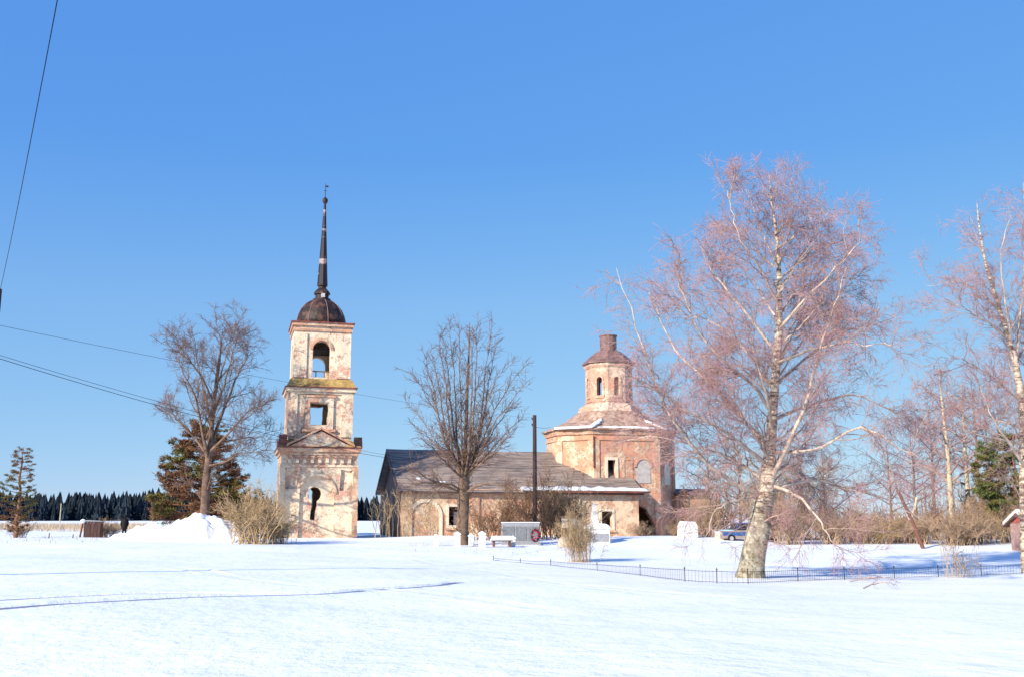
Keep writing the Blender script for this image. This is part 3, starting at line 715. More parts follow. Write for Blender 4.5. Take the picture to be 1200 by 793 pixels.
# drum with slit windows
drw = 2.16
ring2 = [(p[0], p[1]) for p in octo(DX - drw, DX + drw, DY - drw, DY + drw, drw * .586, 0)]
mb = MB()
for i in range(8):
    a, b = np.array(ring2[i]), np.array(ring2[(i + 1) % 8]); L = np.linalg.norm(b - a); d = (b - a) / L; nin = np.array((-d[1], d[0]))
    def plc(u, v, w, a=a, d=d, nin=nin, L=L):
        u2 = u if w == 0 else min(max(u, .42 * w), L - .42 * w)
        p = a + d * u2 + nin * w; return (p[0], p[1], v)
    mb.wall(rect(0, L, 12.6, 16.9), [arch(L / 2, 13.6, 15.15, .27, 8)], plc, .4)
mb.build('drum_wall', M['drum'], church)
for i in (0, 7, 1, 6):
    a, b = np.array(ring2[i]), np.array(ring2[(i + 1) % 8]); L = np.linalg.norm(b - a); d = (b - a) / L; nin = np.array((-d[1], d[0]))
    def plc(u, v, w, a=a, d=d, nin=nin):
        p = a + d * u + nin * (w - .1); return (p[0], p[1], v)
    w_ = MB().wall(arch(L / 2, 13.35, 15.15, .48, 8), [arch(L / 2, 13.6, 15.15, .285, 8)], plc, .098).build('drum_window', M['drum'], church)
    if i == 0: MB().wall(arch(L / 2, 13.6, 15.15, .26, 8), [], lambda u, v, w, plc=plc: plc(u, v, w + .34), .05).build('brick_infill', M['octagon'], w_)
oc8 = lambda r_, z: octo(DX - r_, DX + r_, DY - r_, DY + r_, r_ * .586, z)
MB().loft([oc8(2.22, 13.0), oc8(2.26, 13.2)]).build('string_course', M['drum'], church)
MB().loft([oc8(2.2, 16.4), oc8(2.32, 16.6), oc8(2.32, 16.9)]).build('drum_cornice', M['drum'], church)
MB().loft([oc8(2.5, 16.85), oc8(2.5, 16.95), oc8(2.15, 17.3), oc8(1.7, 17.75), oc8(1.2, 18.15), oc8(.85, 18.3)]).build('drum_roof', M['cap'], church)
MB().lathe([(.84, 18.1), (.84, 19.72), (.92, 19.74), (.92, 19.85), (.78, 19.85), (.78, 19.3)], 14, DX, DY).build('neck', M['cap'], church)
# apse
mb = MB().wall(rect(OX1 - .3, OX1 + 3.2, -.8, 3.9), [], front(3.6), .6).wall(rect(-9.6, -4.2, -.8, 3.9), [], lambda u, v, w: (OX1 + 3.2 - w, -u, v), .6)
mb.wall(rect(-OX1 - 3.2, -OX1 + .3, -.8, 3.9), [], back(9.6), .0 + .4)
mb.build('apse_wall', M['apse'], church)
MB().box(OX1 - .2, OX1 + 3.5, 3.2, 10.0, 3.902, 4.6, .0, 2.2).build('apse_roof', M['cap'], church)
MB().box(OX1 + .02, OX1 + .75, 3.35, 3.598, -.8, 4.3).build('dark_strip', M['gable'], church)  # dark upright strip beside the apse wall

# ------------------------------------------------------------------ trees and shrubs
def resample(ctrl, S, wob=0.0, r=None):
    """smooth curve (Catmull-Rom) through control rows (x, y, z, radius) -> S rows"""
    c = np.asarray(ctrl, float); c = np.vstack([2 * c[0] - c[1], c, 2 * c[-1] - c[-2]])
    c[0, 3] = c[1, 3]; c[-1, 3] = c[-2, 3]
    t = np.linspace(0, len(c) - 3 - 1e-6, S); i = t.astype(int); f = (t - i)[:, None]
    p0, p1, p2, p3 = c[i], c[i + 1], c[i + 2], c[i + 3]
    out = .5 * (2 * p1 + (p2 - p0) * f + (2 * p0 - 5 * p1 + 4 * p2 - p3) * f ** 2 + (3 * p1 - p0 - 3 * p2 + p3) * f ** 3)
    if wob: out[1:, :3] += r.normal(0, wob, (S - 1, 3)) * np.linspace(.3, 1, S - 1)[:, None]
    out[:, 3] = np.maximum(out[:, 3], .004)
    return out

def spawn(pts, rad, r, dens, t0, t1, ang, length, S, up=0.0, droop=0.0, wob=.12, rr=.5, rmin=.004, rmax=9., taper=.55, flat=0.0):
    """side shoots along every branch of a batch"""
    seg = np.linalg.norm(np.diff(pts, axis=1), axis=2); L = seg.sum(1)
    cnt = np.floor(L * dens * (t1 - t0) + r.random(len(L))).astype(int)
    idx = np.repeat(np.arange(len(L)), cnt); n = len(idx)
    if n == 0: return np.zeros((0, S, 3)), np.zeros((0, S))
    t = t0 + (t1 - t0) * r.random(n); x = t * (pts.shape[1] - 1); i = np.minimum(x.astype(int), pts.shape[1] - 2); f = (x - i)[:, None]
    pos = pts[idx, i] * (1 - f) + pts[idx, i + 1] * f
    tan = pts[idx, i + 1] - pts[idx, i]; tan /= np.linalg.norm(tan, axis=1, keepdims=True) + 1e-9
    pr = rad[idx, i] * (1 - f[:, 0]) + rad[idx, i + 1] * f[:, 0]
    rv = r.normal(0, 1, (n, 3)); rv[:, 2] *= (1 - flat); per = np.cross(tan, rv); per = np.cross(per, tan) if flat else per
    per /= np.linalg.norm(per, axis=1, keepdims=True) + 1e-9
    a = np.radians(np.clip(r.normal(ang, 12, n), 12, 95))[:, None]
    d = tan * np.cos(a) + per * np.sin(a); d[:, 2] += up; d /= np.linalg.norm(d, axis=1, keepdims=True)
    ln = length * (1 - taper * (t - t0) / max(t1 - t0, 1e-6)) * r.uniform(.55, 1.25, n)
    out = np.zeros((n, S, 3)); out[:, 0] = pos; step = (ln / (S - 1))[:, None]
    for k in range(1, S):
        out[:, k] = out[:, k - 1] + d * step
        d = d + r.normal(0, wob, (n, 3)); d[:, 2] += droop * (k / S); d /= np.linalg.norm(d, axis=1, keepdims=True)
    r0 = np.clip(pr * rr, rmin * 1.3, rmax); rads = r0[:, None] + (rmin - r0)[:, None] * np.linspace(0, 1, S)[None] ** .8
    return out, rads

def stack(limbs): return np.stack([l[:, :3] for l in limbs]), np.stack([l[:, 3] for l in limbs])

def bare_tree(name, base, trunk, limbs, levels, mats, label, cat='tree', group=None, seed=1, S=15, trunk_s=24, flare=0.0, wob=.05):
    """trunk, limbs: control rows (x, y, z, r) in world space; levels: spawn settings; the last ones are twigs"""
    r = np.random.default_rng(seed); root = empty(name, base); tag(root, label, cat, group)
    b = np.asarray(base, float)
    T = resample(trunk, trunk_s, .012, r); T[:, :3] -= b
    V, Qd = tube_arrays(T[None, :, :3], T[None, :, 3], 12)
    ridge = 1 + .10 * np.sin(np.arange(12) * 2 * math.pi / 12 * 3 + .7)[None, :] * np.linspace(1, 0, trunk_s)[:, None]
    ctr = np.repeat(T[:, None, :3], 12, 1).reshape(-1, 3); V = ctr + (V - ctr) * (ridge.reshape(-1, 1) + r.normal(0, .03, (len(V), 1)))
    link('trunk', np_mesh('trunk', V, Qd, mats[0]), root)
    LB = []
    for l in limbs:
        R_ = resample(l, S, wob, r); R_[:, :3] -= b; LB.append(R_)
        V, Qd = tube_arrays(R_[None, :, :3], R_[None, :, 3], 7); link('limb', np_mesh('limb', V, Qd, mats[1]), root)
    P0 = stack(LB) if LB else None
    Tt = resample(T, S)
    src = [P0] if P0 else []
    first = (np.concatenate([P0[0], Tt[None, :, :3]]), np.concatenate([P0[1], Tt[None, :, 3]])) if P0 else (Tt[None, :, :3], Tt[None, :, 3])
    cur = first; br, tw = [], []
    allb = [first]
    for k, lv in enumerate(levels):
        lv = dict(lv); twig = lv.pop('twig', False); both = lv.pop('both', False)
        src_ = cur
        new = spawn(src_[0], src_[1], r, **lv)
        if both:                                   # also from the level before
            lv2 = dict(lv); lv2['dens'] *= both; e = spawn(allb[-2][0], allb[-2][1], r, **lv2)
            new = (np.concatenate([new[0], e[0]]), np.concatenate([new[1], e[1]]))
        (tw if twig else br).append(new); allb.append(new); cur = new
    if br: link('branches', tubes_mesh('branches', br, [5, 4, 3, 3][:len(br)], mats[2]), root)['kind'] = 'stuff'
    if tw: link('crown', tubes_mesh('crown', tw, [3] * len(tw), mats[3]), root)['kind'] = 'stuff'
    return root

def rows(lst, Y0):
    """control rows from photo columns/rows: (px, py, depth offset, radius)"""
    return [np.r_[P(px, py, Y0 + dy), r_] for px, py, dy, r_ in lst]
def spread(l):
    """(px, py, dy) list with start and end radius"""
    pts, r0, r1 = l; n = len(pts)
    return [(*p, r0 + (r1 - r0) * (i / (n - 1)) ** .8) for i, p in enumerate(pts)]

# --- the big birch behind the low fence
YB = 44.0
bb = G(879, YB, -.12)
trunk = rows([(877, 682, 0, .66), (880, 664, 0, .55), (884, 640, 0, .50), (892, 600, 0, .45), (898, 572, 0, .36), (902, 530, 0, .25), (906, 470, 0, .20), (912, 400, .1, .165), (913, 340, .2, .12), (911, 288, .2, .085), (905, 241, 0, .045), (901, 204, 0, .012)], YB)
LIMBS = [
 ([(893, 578, 0), (868, 570, -.6), (832, 545, -1.4), (800, 508, -2), (775, 470, -2.4), (755, 410, -2.8), (738, 361, -3), (722, 314, -3)], .12, .012),
 ([(896, 562, 0), (862, 540, 1), (815, 522, 2), (765, 512, 3), (715, 520, 3.8)], .09, .012),
 ([(903, 528, 0), (872, 492, 1.3), (835, 452, 2.4), (800, 420, 3), (775, 376, 3.5), (760, 336, 3.7)], .11, .012),
 ([(906, 485, 0), (882, 450, -1), (850, 425, -2), (818, 387, -2.6), (800, 344, -3), (792, 314, -3)], .09, .01),
 ([(911, 415, 0), (884, 379, 1), (852, 340, 1.8), (830, 310, 2), (815, 271, 2)], .075, .01),
 ([(912, 357, 0), (890, 314, -.8), (868, 280, -1.3), (857, 250, -1.6), (850, 226, -1.7)], .06, .008),
 ([(911, 314, 0), (896, 278, .6), (882, 241, 1), (872, 215, 1.2)], .045, .008),
 ([(903, 562, 0), (922, 522, -1), (944, 470, -2), (962, 410, -2.6), (978, 357, -3), (990, 314, -3.2)], .12, .012),
 ([(906, 492, 0), (948, 474, 1), (998, 463, 2), (1038, 478, 2.8), (1078, 492, 3.4)], .09, .01),
 ([(908, 452, 0), (940, 423, 1.8), (984, 393, 3), (1008, 384, 3.5), (1030, 380, 4)], .08, .01),
 ([(912, 387, 0), (945, 350, -1), (972, 322, -2), (995, 298, -2.5), (1010, 282, -2.7)], .075, .01),
 ([(913, 344, 0), (934, 307, .8), (955, 273, 1.4), (975, 241, 1.8)], .055, .008),
 ([(903, 568, 0), (936, 582, -1.2), (962, 612, -2.0), (972, 630, -2.3), (985, 648, -2.6)], .085, .008),
 ([(902, 575, 0), (950, 562, 1), (1000, 572, 2.4), (1046, 588, 3), (1085, 612, 3.2)], .09, .01),
 ([(907, 530, 0), (958, 526, -1.6), (1008, 500, -2.6), (1046, 520, -3.2), (1080, 535, -3.5)], .09, .01),
 ([(911, 425, 0), (958, 408, -2), (1008, 402, -3.2), (1056, 408, -4)], .07, .01),
 ([(893, 580, 0), (862, 586, -1.2), (838, 598, -1.8), (822, 640, -2.2)], .06, .008),
 ([(905, 505, 0), (897, 460, -1.8), (880, 400, -3), (868, 348, -3.6)], .085, .01),
 ([(909, 440, 0), (922, 400, 2), (938, 357, 3.2), (945, 305, 3.8)], .075, .01),
 ([(900, 545, 0), (850, 505, -1.5), (800, 478, -2.5), (760, 452, -3.2), (735, 440, -3.6)], .085, .01),
 ([(909, 460, 0), (870, 405, 2.2), (830, 376, 3.2), (790, 364, 3.8)], .075, .01),
 ([(903, 552, 0), (930, 545, 2.2), (955, 575, 3.2), (985, 610, 3.6)], .07, .008),
 ([(912, 374, 0), (935, 340, 2.2), (985, 327, 3.2), (1030, 329, 3.8)], .06, .008)]
rf = random.Random(12)
for k in range(16):                                               # shorter limbs filling the middle of the crown
    py = 560 - 19 * k; px = 903 + (py < 520) * 5; a_ = rf.uniform(0, 6.28); ln = rf.uniform(55, 105) * (1 - .03 * k)
    dx, dd = math.cos(a_) * ln, math.sin(a_) * ln * .036
    LIMBS.append(([(px, py, 0), (px + dx * .4, py - ln * .32, dd * .4), (px + dx * .75, py - ln * .66, dd * .75), (px + dx, py - ln * .85, dd)], .055, .008))
bare_tree('birch_tree', bb, trunk, [rows(spread(l), YB) for l in LIMBS],
  [dict(dens=1.1, t0=.12, t1=.95, ang=44, length=3.0, S=9, up=.22, wob=.14, rr=.5, rmin=.012, rmax=.05, taper=.5),
   dict(dens=2.1, t0=.16, t1=1, ang=48, length=1.7, S=6, up=.12, wob=.14, rr=.40, rmin=.007, rmax=.03, taper=.45, both=.7),
   dict(dens=3.2, t0=.15, t1=1, ang=46, length=.95, S=5, up=.0, droop=-.14, wob=.17, rr=.5, rmin=.006, rmax=.012, both=.6),
   dict(dens=10, t0=.05, t1=1, ang=44, length=.62, S=3, up=-.14, droop=-.6, wob=.22, rr=.6, rmin=.0050, rmax=.0072, taper=.3, twig=True, both=.3)],
  [M['bark_birch'], M['limb_birch'], M['branch_birch'], M['twig_birch']],
  'large spreading leafless birch with thick olive-grey trunk and mauve twigs by the low fence', 'tree', seed=11)

# --- birch at the right edge of the picture
YR = 50.0
trunk = rows([(1204, 672, 0, .30), (1202, 640, 0, .26), (1200, 560, 0, .22), (1198, 480, 0, .18), (1190, 425, 0, .15), (1180, 390, 0, .12), (1164, 340, 0, .085), (1152, 295, 0, .055), (1144, 235, 0, .012)], YR)
LR = [([(1190, 425, 0), (1196, 370, .6), (1202, 300, 1), (1198, 215, 1.2)], .09, .01),
      ([(1184, 400, 0), (1160, 380, -1), (1128, 360, -2), (1095, 352, -2.8)], .06, .008),
      ([(1172, 365, 0), (1150, 345, .8), (1125, 330, 1.6), (1085, 335, 2.4)], .05, .008),
      ([(1186, 405, 0), (1178, 355, -1), (1172, 300, -1.6), (1185, 250, -2)], .06, .008),
      ([(1202, 548, 0), (1180, 515, -1), (1162, 488, -1.8), (1148, 450, -2.2)], .09, .012),
      ([(1198, 500, 0), (1165, 490, 1), (1130, 470, 2), (1098, 455, 3)], .06, .008),
      ([(1196, 470, 0), (1160, 440, -.8), (1125, 420, -2), (1090, 420, -3)], .07, .008),
      ([(1199, 520, 0), (1150, 510, -2), (1105, 500, -3), (1062, 510, -4)], .06, .008),
      ([(1198, 460, 0), (1225, 400, 1), (1245, 330, 2), (1250, 270, 2.4)], .08, .01),
      ([(1199, 490, 0), (1230, 470, -1), (1265, 440, -2), (1290, 420, -2.6)], .08, .01),
      ([(1190, 430, 0), (1205, 390, 2), (1222, 330, 3), (1228, 260, 3.4)], .07, .01)]
bare_tree('birch_tree', G(1203, YR, -.1), trunk, [rows(spread(l), YR) for l in LR],
  [dict(dens=.9, t0=.12, t1=.95, ang=44, length=2.6, S=9, up=.2, wob=.14, rr=.5, rmin=.012, rmax=.05, taper=.5),
   dict(dens=2.2, t0=.15, t1=1, ang=46, length=1.7, S=6, up=.15, wob=.13, rr=.45, rmin=.007, rmax=.03, taper=.45, both=.7),
   dict(dens=3.4, t0=.15, t1=1, ang=44, length=.95, S=5, up=.0, droop=-.1, wob=.16, rr=.5, rmin=.005, rmax=.012, both=.6),
   dict(dens=9, t0=.1, t1=1, ang=42, length=.6, S=3, up=-.1, droop=-.5, wob=.2, rr=.6, rmin=.0052, rmax=.0075, taper=.3, twig=True, both=.3)],
  [M['bark_birch_white'], M['limb_birch'], M['branch_birch'], M['twig_birch']],
  'slender leafless birch cut off by the right edge of the picture', 'tree', seed=23)

# --- birch left of the bell tower, behind the snow heap
YL = 82.0
trunk = rows([(238, 612, 0, .40), (240, 596, 0, .34), (242, 560, 0, .29), (246, 520, 0, .22), (250, 480, 0, .16), (255, 436, 0, .14), (259, 406, 0, .06), (261, 386, 0, .015)], YL)
LL = [([(244, 540, 0), (236, 500, -1), (228, 463, -2), (216, 440, -2.6), (206, 418, -3)], .16, .015),
      ([(246, 525, 0), (262, 480, 1), (276, 445, 2), (286, 424, 2.4), (292, 410, 2.6)], .16, .015),
      ([(248, 500, 0), (240, 463, 1.4), (232, 428, 2.2), (228, 397, 2.6)], .13, .012),
      ([(250, 485, 0), (264, 445, -1.4), (272, 415, -2), (280, 393, -2.4)], .12, .012),
      ([(245, 530, 0), (270, 505, -1.6), (288, 484, -2.4), (306, 468, -3)], .12, .012),
      ([(245, 535, 0), (222, 505, 1.4), (208, 492, 2.2), (194, 484, 2.8)], .12, .012),
      ([(246, 520, 0), (275, 515, 1.6), (292, 512, 2.6), (305, 518, 3)], .1, .012),
      ([(250, 471, 0), (238, 445, -1.4), (220, 419, -2), (208, 402, -2.4)], .1, .012),
      ([(253, 454, 0), (262, 428, 1.4), (268, 406, 1.8), (272, 390, 2)], .08, .01),
      ([(244, 545, 0), (265, 540, -2), (285, 530, -3), (308, 532, -3.6)], .08, .012)]
bare_tree('birch_tree', G(239, YL, -.1), trunk, [rows(spread(l), YL) for l in LL],
  [dict(dens=.8, t0=.15, t1=.95, ang=40, length=3.4, S=9, up=.3, wob=.12, rr=.5, rmin=.014, rmax=.07, taper=.5),
   dict(dens=1.8, t0=.2, t1=1, ang=42, length=1.9, S=6, up=.28, wob=.12, rr=.45, rmin=.012, rmax=.05, taper=.45, both=.7),
   dict(dens=2.8, t0=.15, t1=1, ang=42, length=1.1, S=5, up=.12, wob=.16, rr=.5, rmin=.008, rmax=.018, both=.6),
   dict(dens=10, t0=.1, t1=1, ang=42, length=.6, S=3, up=.0, droop=-.2, wob=.2, rr=.6, rmin=.0075, rmax=.011, taper=.3, twig=True, both=.3)],
  [M['bark_dark_birch'], M['bark_linden'], M['bark_linden'], M['twig_mauve']],
  'leafless birch with rounded crown left of the bell tower, behind the snow heap', 'tree', seed=31)

# --- linden before the church
YN = 72.0
trunk = rows([(541, 645, 0, .52), (541, 632, 0, .45), (542, 600, 0, .41), (543, 575, 0, .39), (544, 555, 0, .30), (545, 530, 0, .14), (547, 470, 0, .12), (549, 420, .2, .07), (550, 378, .3, .02)], YN)
r_ = random.Random(6); LN = []
for k, (ex, ey) in enumerate([(482, 437), (498, 418), (505, 408), (514, 388), (527, 380), (537, 376), (560, 376), (576, 372), (580, 404), (593, 424), (612, 430), (618, 448), (602, 470), (612, 488), (478, 470), (484, 496), (492, 512), (604, 505), (596, 520), (500, 440), (555, 390), (520, 400)]):
    sy = r_.uniform(545, 575); dxe = ex - 543; low = ey > 465; dyd = r_.uniform(-4, 4)
    if low: pts_ = [(544, sy, 0), (544 + dxe * .35, sy - (sy - ey) * .35, dyd * .4), (544 + dxe * .7, sy - (sy - ey) * .72, dyd * .75), (ex, ey, dyd)]
    else: pts_ = [(544, sy, 0), (544 + dxe * (.22 if abs(dxe) > 45 else .5), sy - (sy - ey) * .26, dyd * .3), (544 + dxe * (.55 if abs(dxe) > 45 else .76), sy - (sy - ey) * .66, dyd * .7), (ex, ey, dyd)]
    LN.append((pts_, r_.uniform(.065, .105) * (.7 if low else 1), .014))
for ex, ey in ((474, 572), (500, 592), (600, 575), (470, 545)): LN.append(([(543, 578, 0), (543 + (ex - 543) * .4, 566, -1), (543 + (ex - 543) * .75, (566 + ey) / 2 - 3, -2), (ex, ey, -2.6)], .09, .012))
bare_tree('linden_tree', G(541, YN, -.1), trunk, [rows(spread(l), YN) for l in LN],
  [dict(dens=2.6, t0=.15, t1=1, ang=42, length=1.9, S=6, up=.2, wob=.12, rr=.45, rmin=.011, rmax=.03, taper=.45),
   dict(dens=5.5, t0=.1, t1=1, ang=45, length=.85, S=4, up=.08, wob=.16, rr=.6, rmin=.0085, rmax=.014, twig=True, both=.7)],
  [M['bark_linden'], M['bark_linden'], M['bark_linden'], M['twig_linden']],
  'bare linden with fan of straight upright limbs standing before the church', 'tree', seed=41, wob=.06)

# --- pale-stemmed trees in the right middle distance
def auto_tree(name, px, Y, top_py, width_px, r0, mats, label, seed, lean=0, start=.3, n=16, dens=(2.4, 3.6, 5.5), group=None, droop=-.2, up=.5):
    b = G(px, Y, -.1); r = random.Random(seed); topz = P(px, top_py, Y)[2]; H = topz - b[2]; wr = width_px / F * Y / 2
    trunk = [np.r_[b + np.array((lean * t ** 1.3 + r.uniform(-.05, .05) * (t > 0), r.uniform(-.08, .08), H * t)), r0 * (1 - t) ** .8 + .012] for t in (0, .08, .25, .45, .65, .85, 1)]
    limbs = []
    for k in range(n):
        t = start + (1 - start) * .85 * (k + r.random()) / n; a = k * 2.4 + r.uniform(-.4, .4); R_ = wr * math.sin(min(1, (1 - t) / (1 - start) * .9 + .25) * math.pi * .62) * r.uniform(.75, 1.1)
        p = b + np.array((lean * t ** 1.3, 0, H * t)); d = np.array((math.cos(a), math.sin(a), 0)); rise = R_ * up * r.uniform(.6, 1.3)
        ra = r0 * (1 - t) ** .8 * .55 + .01
        limbs.append([np.r_[p, ra], np.r_[p + d * R_ * .35 + (0, 0, rise * .4), ra * .7], np.r_[p + d * R_ * .7 + (0, 0, rise * .8), ra * .45], np.r_[p + d * R_ + (0, 0, rise), .01]])
    return bare_tree(name, b, trunk, limbs,
      [dict(dens=dens[0], t0=.2, t1=1, ang=44, length=wr * .42, S=5, up=.15, wob=.13, rr=.5, rmin=.010, rmax=.04),
       dict(dens=dens[1], t0=.15, t1=1, ang=44, length=wr * .22, S=4, up=.05, droop=droop * .4, wob=.16, rr=.6, rmin=.008, rmax=.014, both=.6),
       dict(dens=dens[2], t0=.1, t1=1, ang=42, length=wr * .14, S=3, up=0, droop=droop, wob=.2, rr=.7, rmin=.008, rmax=.011, twig=True, both=.3)], mats, label, 'tree', group, seed, S=10, trunk_s=14)
pm = [M['bark_pale'], M['branch_birch'], M['branch_birch'], M['twig_birch']]
auto_tree('poplar_tree', 1119, 84, 432, 96, .26, pm, 'pale-stemmed bare tree left of its twin at right, before the sky', 51, lean=-.3)
auto_tree('poplar_tree', 1136, 86, 448, 84, .24, pm, 'pale-stemmed bare tree right of its twin, nearer the green pine', 52, lean=.3)
mm = [M['bark_linden'], M['twig_mauve'], M['twig_mauve'], M['twig_mauve']]
auto_tree('bare_tree', 1075, 120, 505, 110, .2, mm, 'faint mauve bare tree behind the leaning dark pole', 53, n=14, dens=(1.6, 2.4, 3.6))
auto_tree('bare_tree', 1165, 110, 470, 110, .2, mm, 'mauve bare tree behind the green pine at far right', 55, n=12, dens=(1.6, 2.4, 3.6))
auto_tree('bare_tree', 832, 103, 520, 80, .16, [M['bark_linden'], M['twig_brown'], M['twig_brown'], M['twig_mauve']], 'brown bare tree right behind the east end of the church', 56, n=16, start=.12)
auto_tree('bare_tree', 868, 108, 530, 90, .16, [M['bark_linden'], M['twig_olive'], M['twig_brown'], M['twig_olive']], 'olive-brown bare tree directly behind the big birch trunk', 57, n=16, start=.12)
auto_tree('bare_tree', 941, 112, 545, 110, .16, [M['bark_linden'], M['twig_olive'], M['twig_brown'], M['twig_olive']], 'low brown bare tree just right of the big birch trunk', 58, n=16, start=.1)

auto_tree('bare_tree', 968, 118, 520, 110, .16, mm, 'mauve bare tree two crowns right of the big birch trunk', 59, n=12, start=.2, dens=(1.3, 2., 3.))
auto_tree('bare_tree', 1046, 105, 520, 100, .16, mm, 'mauve bare tree left of the leaning dark pole', 60, n=12, start=.25, dens=(1.5, 2.2, 3.2))
auto_tree('bare_tree', 1098, 112, 470, 110, .18, mm, 'tall mauve bare tree behind the slim dark pole', 64, n=14, start=.3, dens=(1.6, 2.4, 3.6))
auto_tree('bare_tree', 1152, 100, 440, 100, .18, mm, 'tall mauve bare tree between the pale stems and the pine', 65, n=14, start=.3, dens=(1.8, 2.6, 4))
# --- conifers
def needle_tufts(pts, r, per, size, blade, k=3):
    """short needle blades bristling around points"""
    n = len(pts) * per; c = np.repeat(pts, per, 0) + r.normal(0, size * .5, (n, 3)) * np.array((1, 1, .55))
    d = r.normal(0, 1, (n, 3)); d[:, 2] = np.abs(d[:, 2]) * .7 + .1; d /= np.linalg.norm(d, axis=1, keepdims=True)
    s = np.cross(d, r.normal(0, 1, (n, 3))); s /= np.linalg.norm(s, axis=1, keepdims=True)
    L = blade * r.uniform(.6, 1.3, (n, 1)); w = blade * .16
    return np.stack([c - s * w, c + s * w, c + d * L], 1).reshape(-1, 3)
def pine(name, px, Y, top_py, width_px, r0, mats, label, seed, start, n, rise, per, size, blade, shape, lean=0., trunk_top=None):
    b = G(px, Y, -.1); r = np.random.default_rng(seed); H = P(px, top_py, Y)[2] - b[2]; wr = width_px / F * Y / 2
    root = empty(name, b); tag(root, label, 'tree')
    T = np.array([[lean * t ** 1.2, 0, H * t] for t in np.linspace(0, 1, 12)]); T[1:, :2] += r.normal(0, .05, (11, 2)); Tr = r0 * (1 - np.linspace(0, 1, 12)) ** .8 + .015
    V, Qd = tube_arrays(T[None], Tr[None], 9); link('trunk', np_mesh('trunk', V, Qd, mats[0]), root)
    limbs = []
    for k in range(n):
        t = start + (.97 - start) * (k + r.random()) / n; a = k * 2.4 + r.uniform(-.4, .4); R_ = wr * shape((t - start) / (1 - start)) * r.uniform(.7, 1.1)
        p = np.array((lean * t ** 1.2, 0, H * t)); d = np.array((math.cos(a), math.sin(a), 0)); ra = max(.015, r0 * (1 - t) ** .8 * .35)
        limbs.append(resample([np.r_[p, ra], np.r_[p + d * R_ * .35 + (0, 0, rise * R_ * .35), ra * .7], np.r_[p + d * R_ * .7 + (0, 0, rise * R_ * .55), ra * .45], np.r_[p + d * R_ + (0, 0, rise * R_ * .9), .012]], 9, .04, r))
    LBs = stack(limbs); sub = spawn(LBs[0], LBs[1], r, dens=2.4, t0=.3, t1=1, ang=52, length=wr * .36, S=5, up=.06, wob=.12, rr=.5, rmin=.008, rmax=.03, flat=.6)
    link('branches', tubes_mesh('branches', [LBs, sub], [5, 3], mats[1]), root)['kind'] = 'stuff'
    pts = np.concatenate([sub[0][:, 1:].reshape(-1, 3), LBs[0][:, 5:].reshape(-1, 3)])
    keep = r.random(len(pts)) < .8; pts = pts[keep]
    half = (np.sin(pts[:, 0] * .8 + pts[:, 2] * 1.3) + r.normal(0, .5, len(pts))) > (.5 if 'rust' in label else 0)
    for nm, sel, m in (('needles', half, mats[2]), ('needles', ~half, mats[3])):
        if sel.sum(): V = needle_tufts(pts[sel], r, per, size, blade); link(nm, np_mesh(nm, V, np.arange(len(V)).reshape(-1, 3), m, False), root)['kind'] = 'stuff'
    return root
pine('pine_tree', 232, 92, 498, 140, .34, [M['bark_pine'], M['bark_pine'], M['needles'], M['needles_rust']], 'broad low pine with rusty olive needles behind the birch and snow heap', 61, .10, 60, .10, 46, .30, .26, lambda t: (1 - t) ** .55 * (1 if t > .05 else .8))
pine('pine_tree', 1196, 80, 506, 100, .17, [M['bark_pine'], M['bark_pine'], M['needles_green'], M['needles']], 'green pine behind the birch at the right edge', 62, .28, 38, .05, 40, .28, .26, lambda t: .45 + .55 * math.sin(math.pi * min(1, t * .9 + .1)))
pine('young_pine', 18, 84, 523, 40, .16, [M['bark_pine'], M['bark_linden'], M['needles_rust'], M['needles']], 'thin young conifer with sparse reddish lower branches at far left', 63, .06, 70, .20, 14, .14, .14, lambda t: .5 + .6 * math.sin(math.pi * min(1, t + .12)) * (1 - .4 * t))

# --- shrubs: leafless thickets of fine stems
def shrub_meshes(seed, n, spread_, twig_mat, dens=6., thick=1.0):
    r = np.random.default_rng(seed); st = []
    for k in range(n):
        a = r.uniform(0, 6.28); b = np.r_[r.normal(0, .26, 2), -.15]; sp_ = spread_ * math.sqrt(r.uniform(.02, 1.2)); h = r.uniform(.62, 1.05) * math.sqrt(max(.25, 1.15 - .75 * (sp_ / spread_) ** 2))
        d = np.array((math.cos(a), math.sin(a)))
        st.append(resample([np.r_[b, .012 * thick], np.r_[b[:2] + d * sp_ * .22, h * .35, .010 * thick], np.r_[b[:2] + d * sp_ * .6, h * .72, .007 * thick], np.r_[b[:2] + d * sp_, h, .004]], 8, .03, r))
    A = stack(st); B = spawn(A[0], A[1], r, dens=dens, t0=.2, t1=1, ang=42, length=.42, S=5, up=.1, wob=.2, rr=.55, rmin=.0035 * thick, rmax=.006 * thick)
    Cc = spawn(B[0], B[1], r, dens=dens * 1.6, t0=.1, t1=1, ang=48, length=.2, S=3, up=.05, wob=.25, rr=.7, rmin=.003 * thick, rmax=.0045 * thick)
    return tubes_mesh('stems', [A], [5], twig_mat), tubes_mesh('twigs', [B, Cc], [3, 3], twig_mat)
SH = {k: shrub_meshes(*v) for k, v in dict(
    olive=(71, 70, .85, M['twig_olive'], 10., .8), tan=(72, 60, .75, M['twig_tan'], 9., .9), brown=(73, 44, .75, M['twig_brown'], 8., .85),
    thin=(74, 12, .5, M['twig_olive'], 5., .9), dense=(75, 80, .8, M['twig_tan'], 9., 1.0)).items()}
def shrub(kind, px, Y, w, h, label, name='bare_shrub', group=None, rz=None):
    b = G(px, Y); o = empty(name, b, rz if rz is not None else (px * 1.7) % 6.28); tag(o, label, 'shrub', group)
    for nm, me in zip(('stems', 'twigs'), SH[kind]):
        c = link(nm, me, o); c.scale = (w, w, h); c['kind'] = 'stuff'
    return o
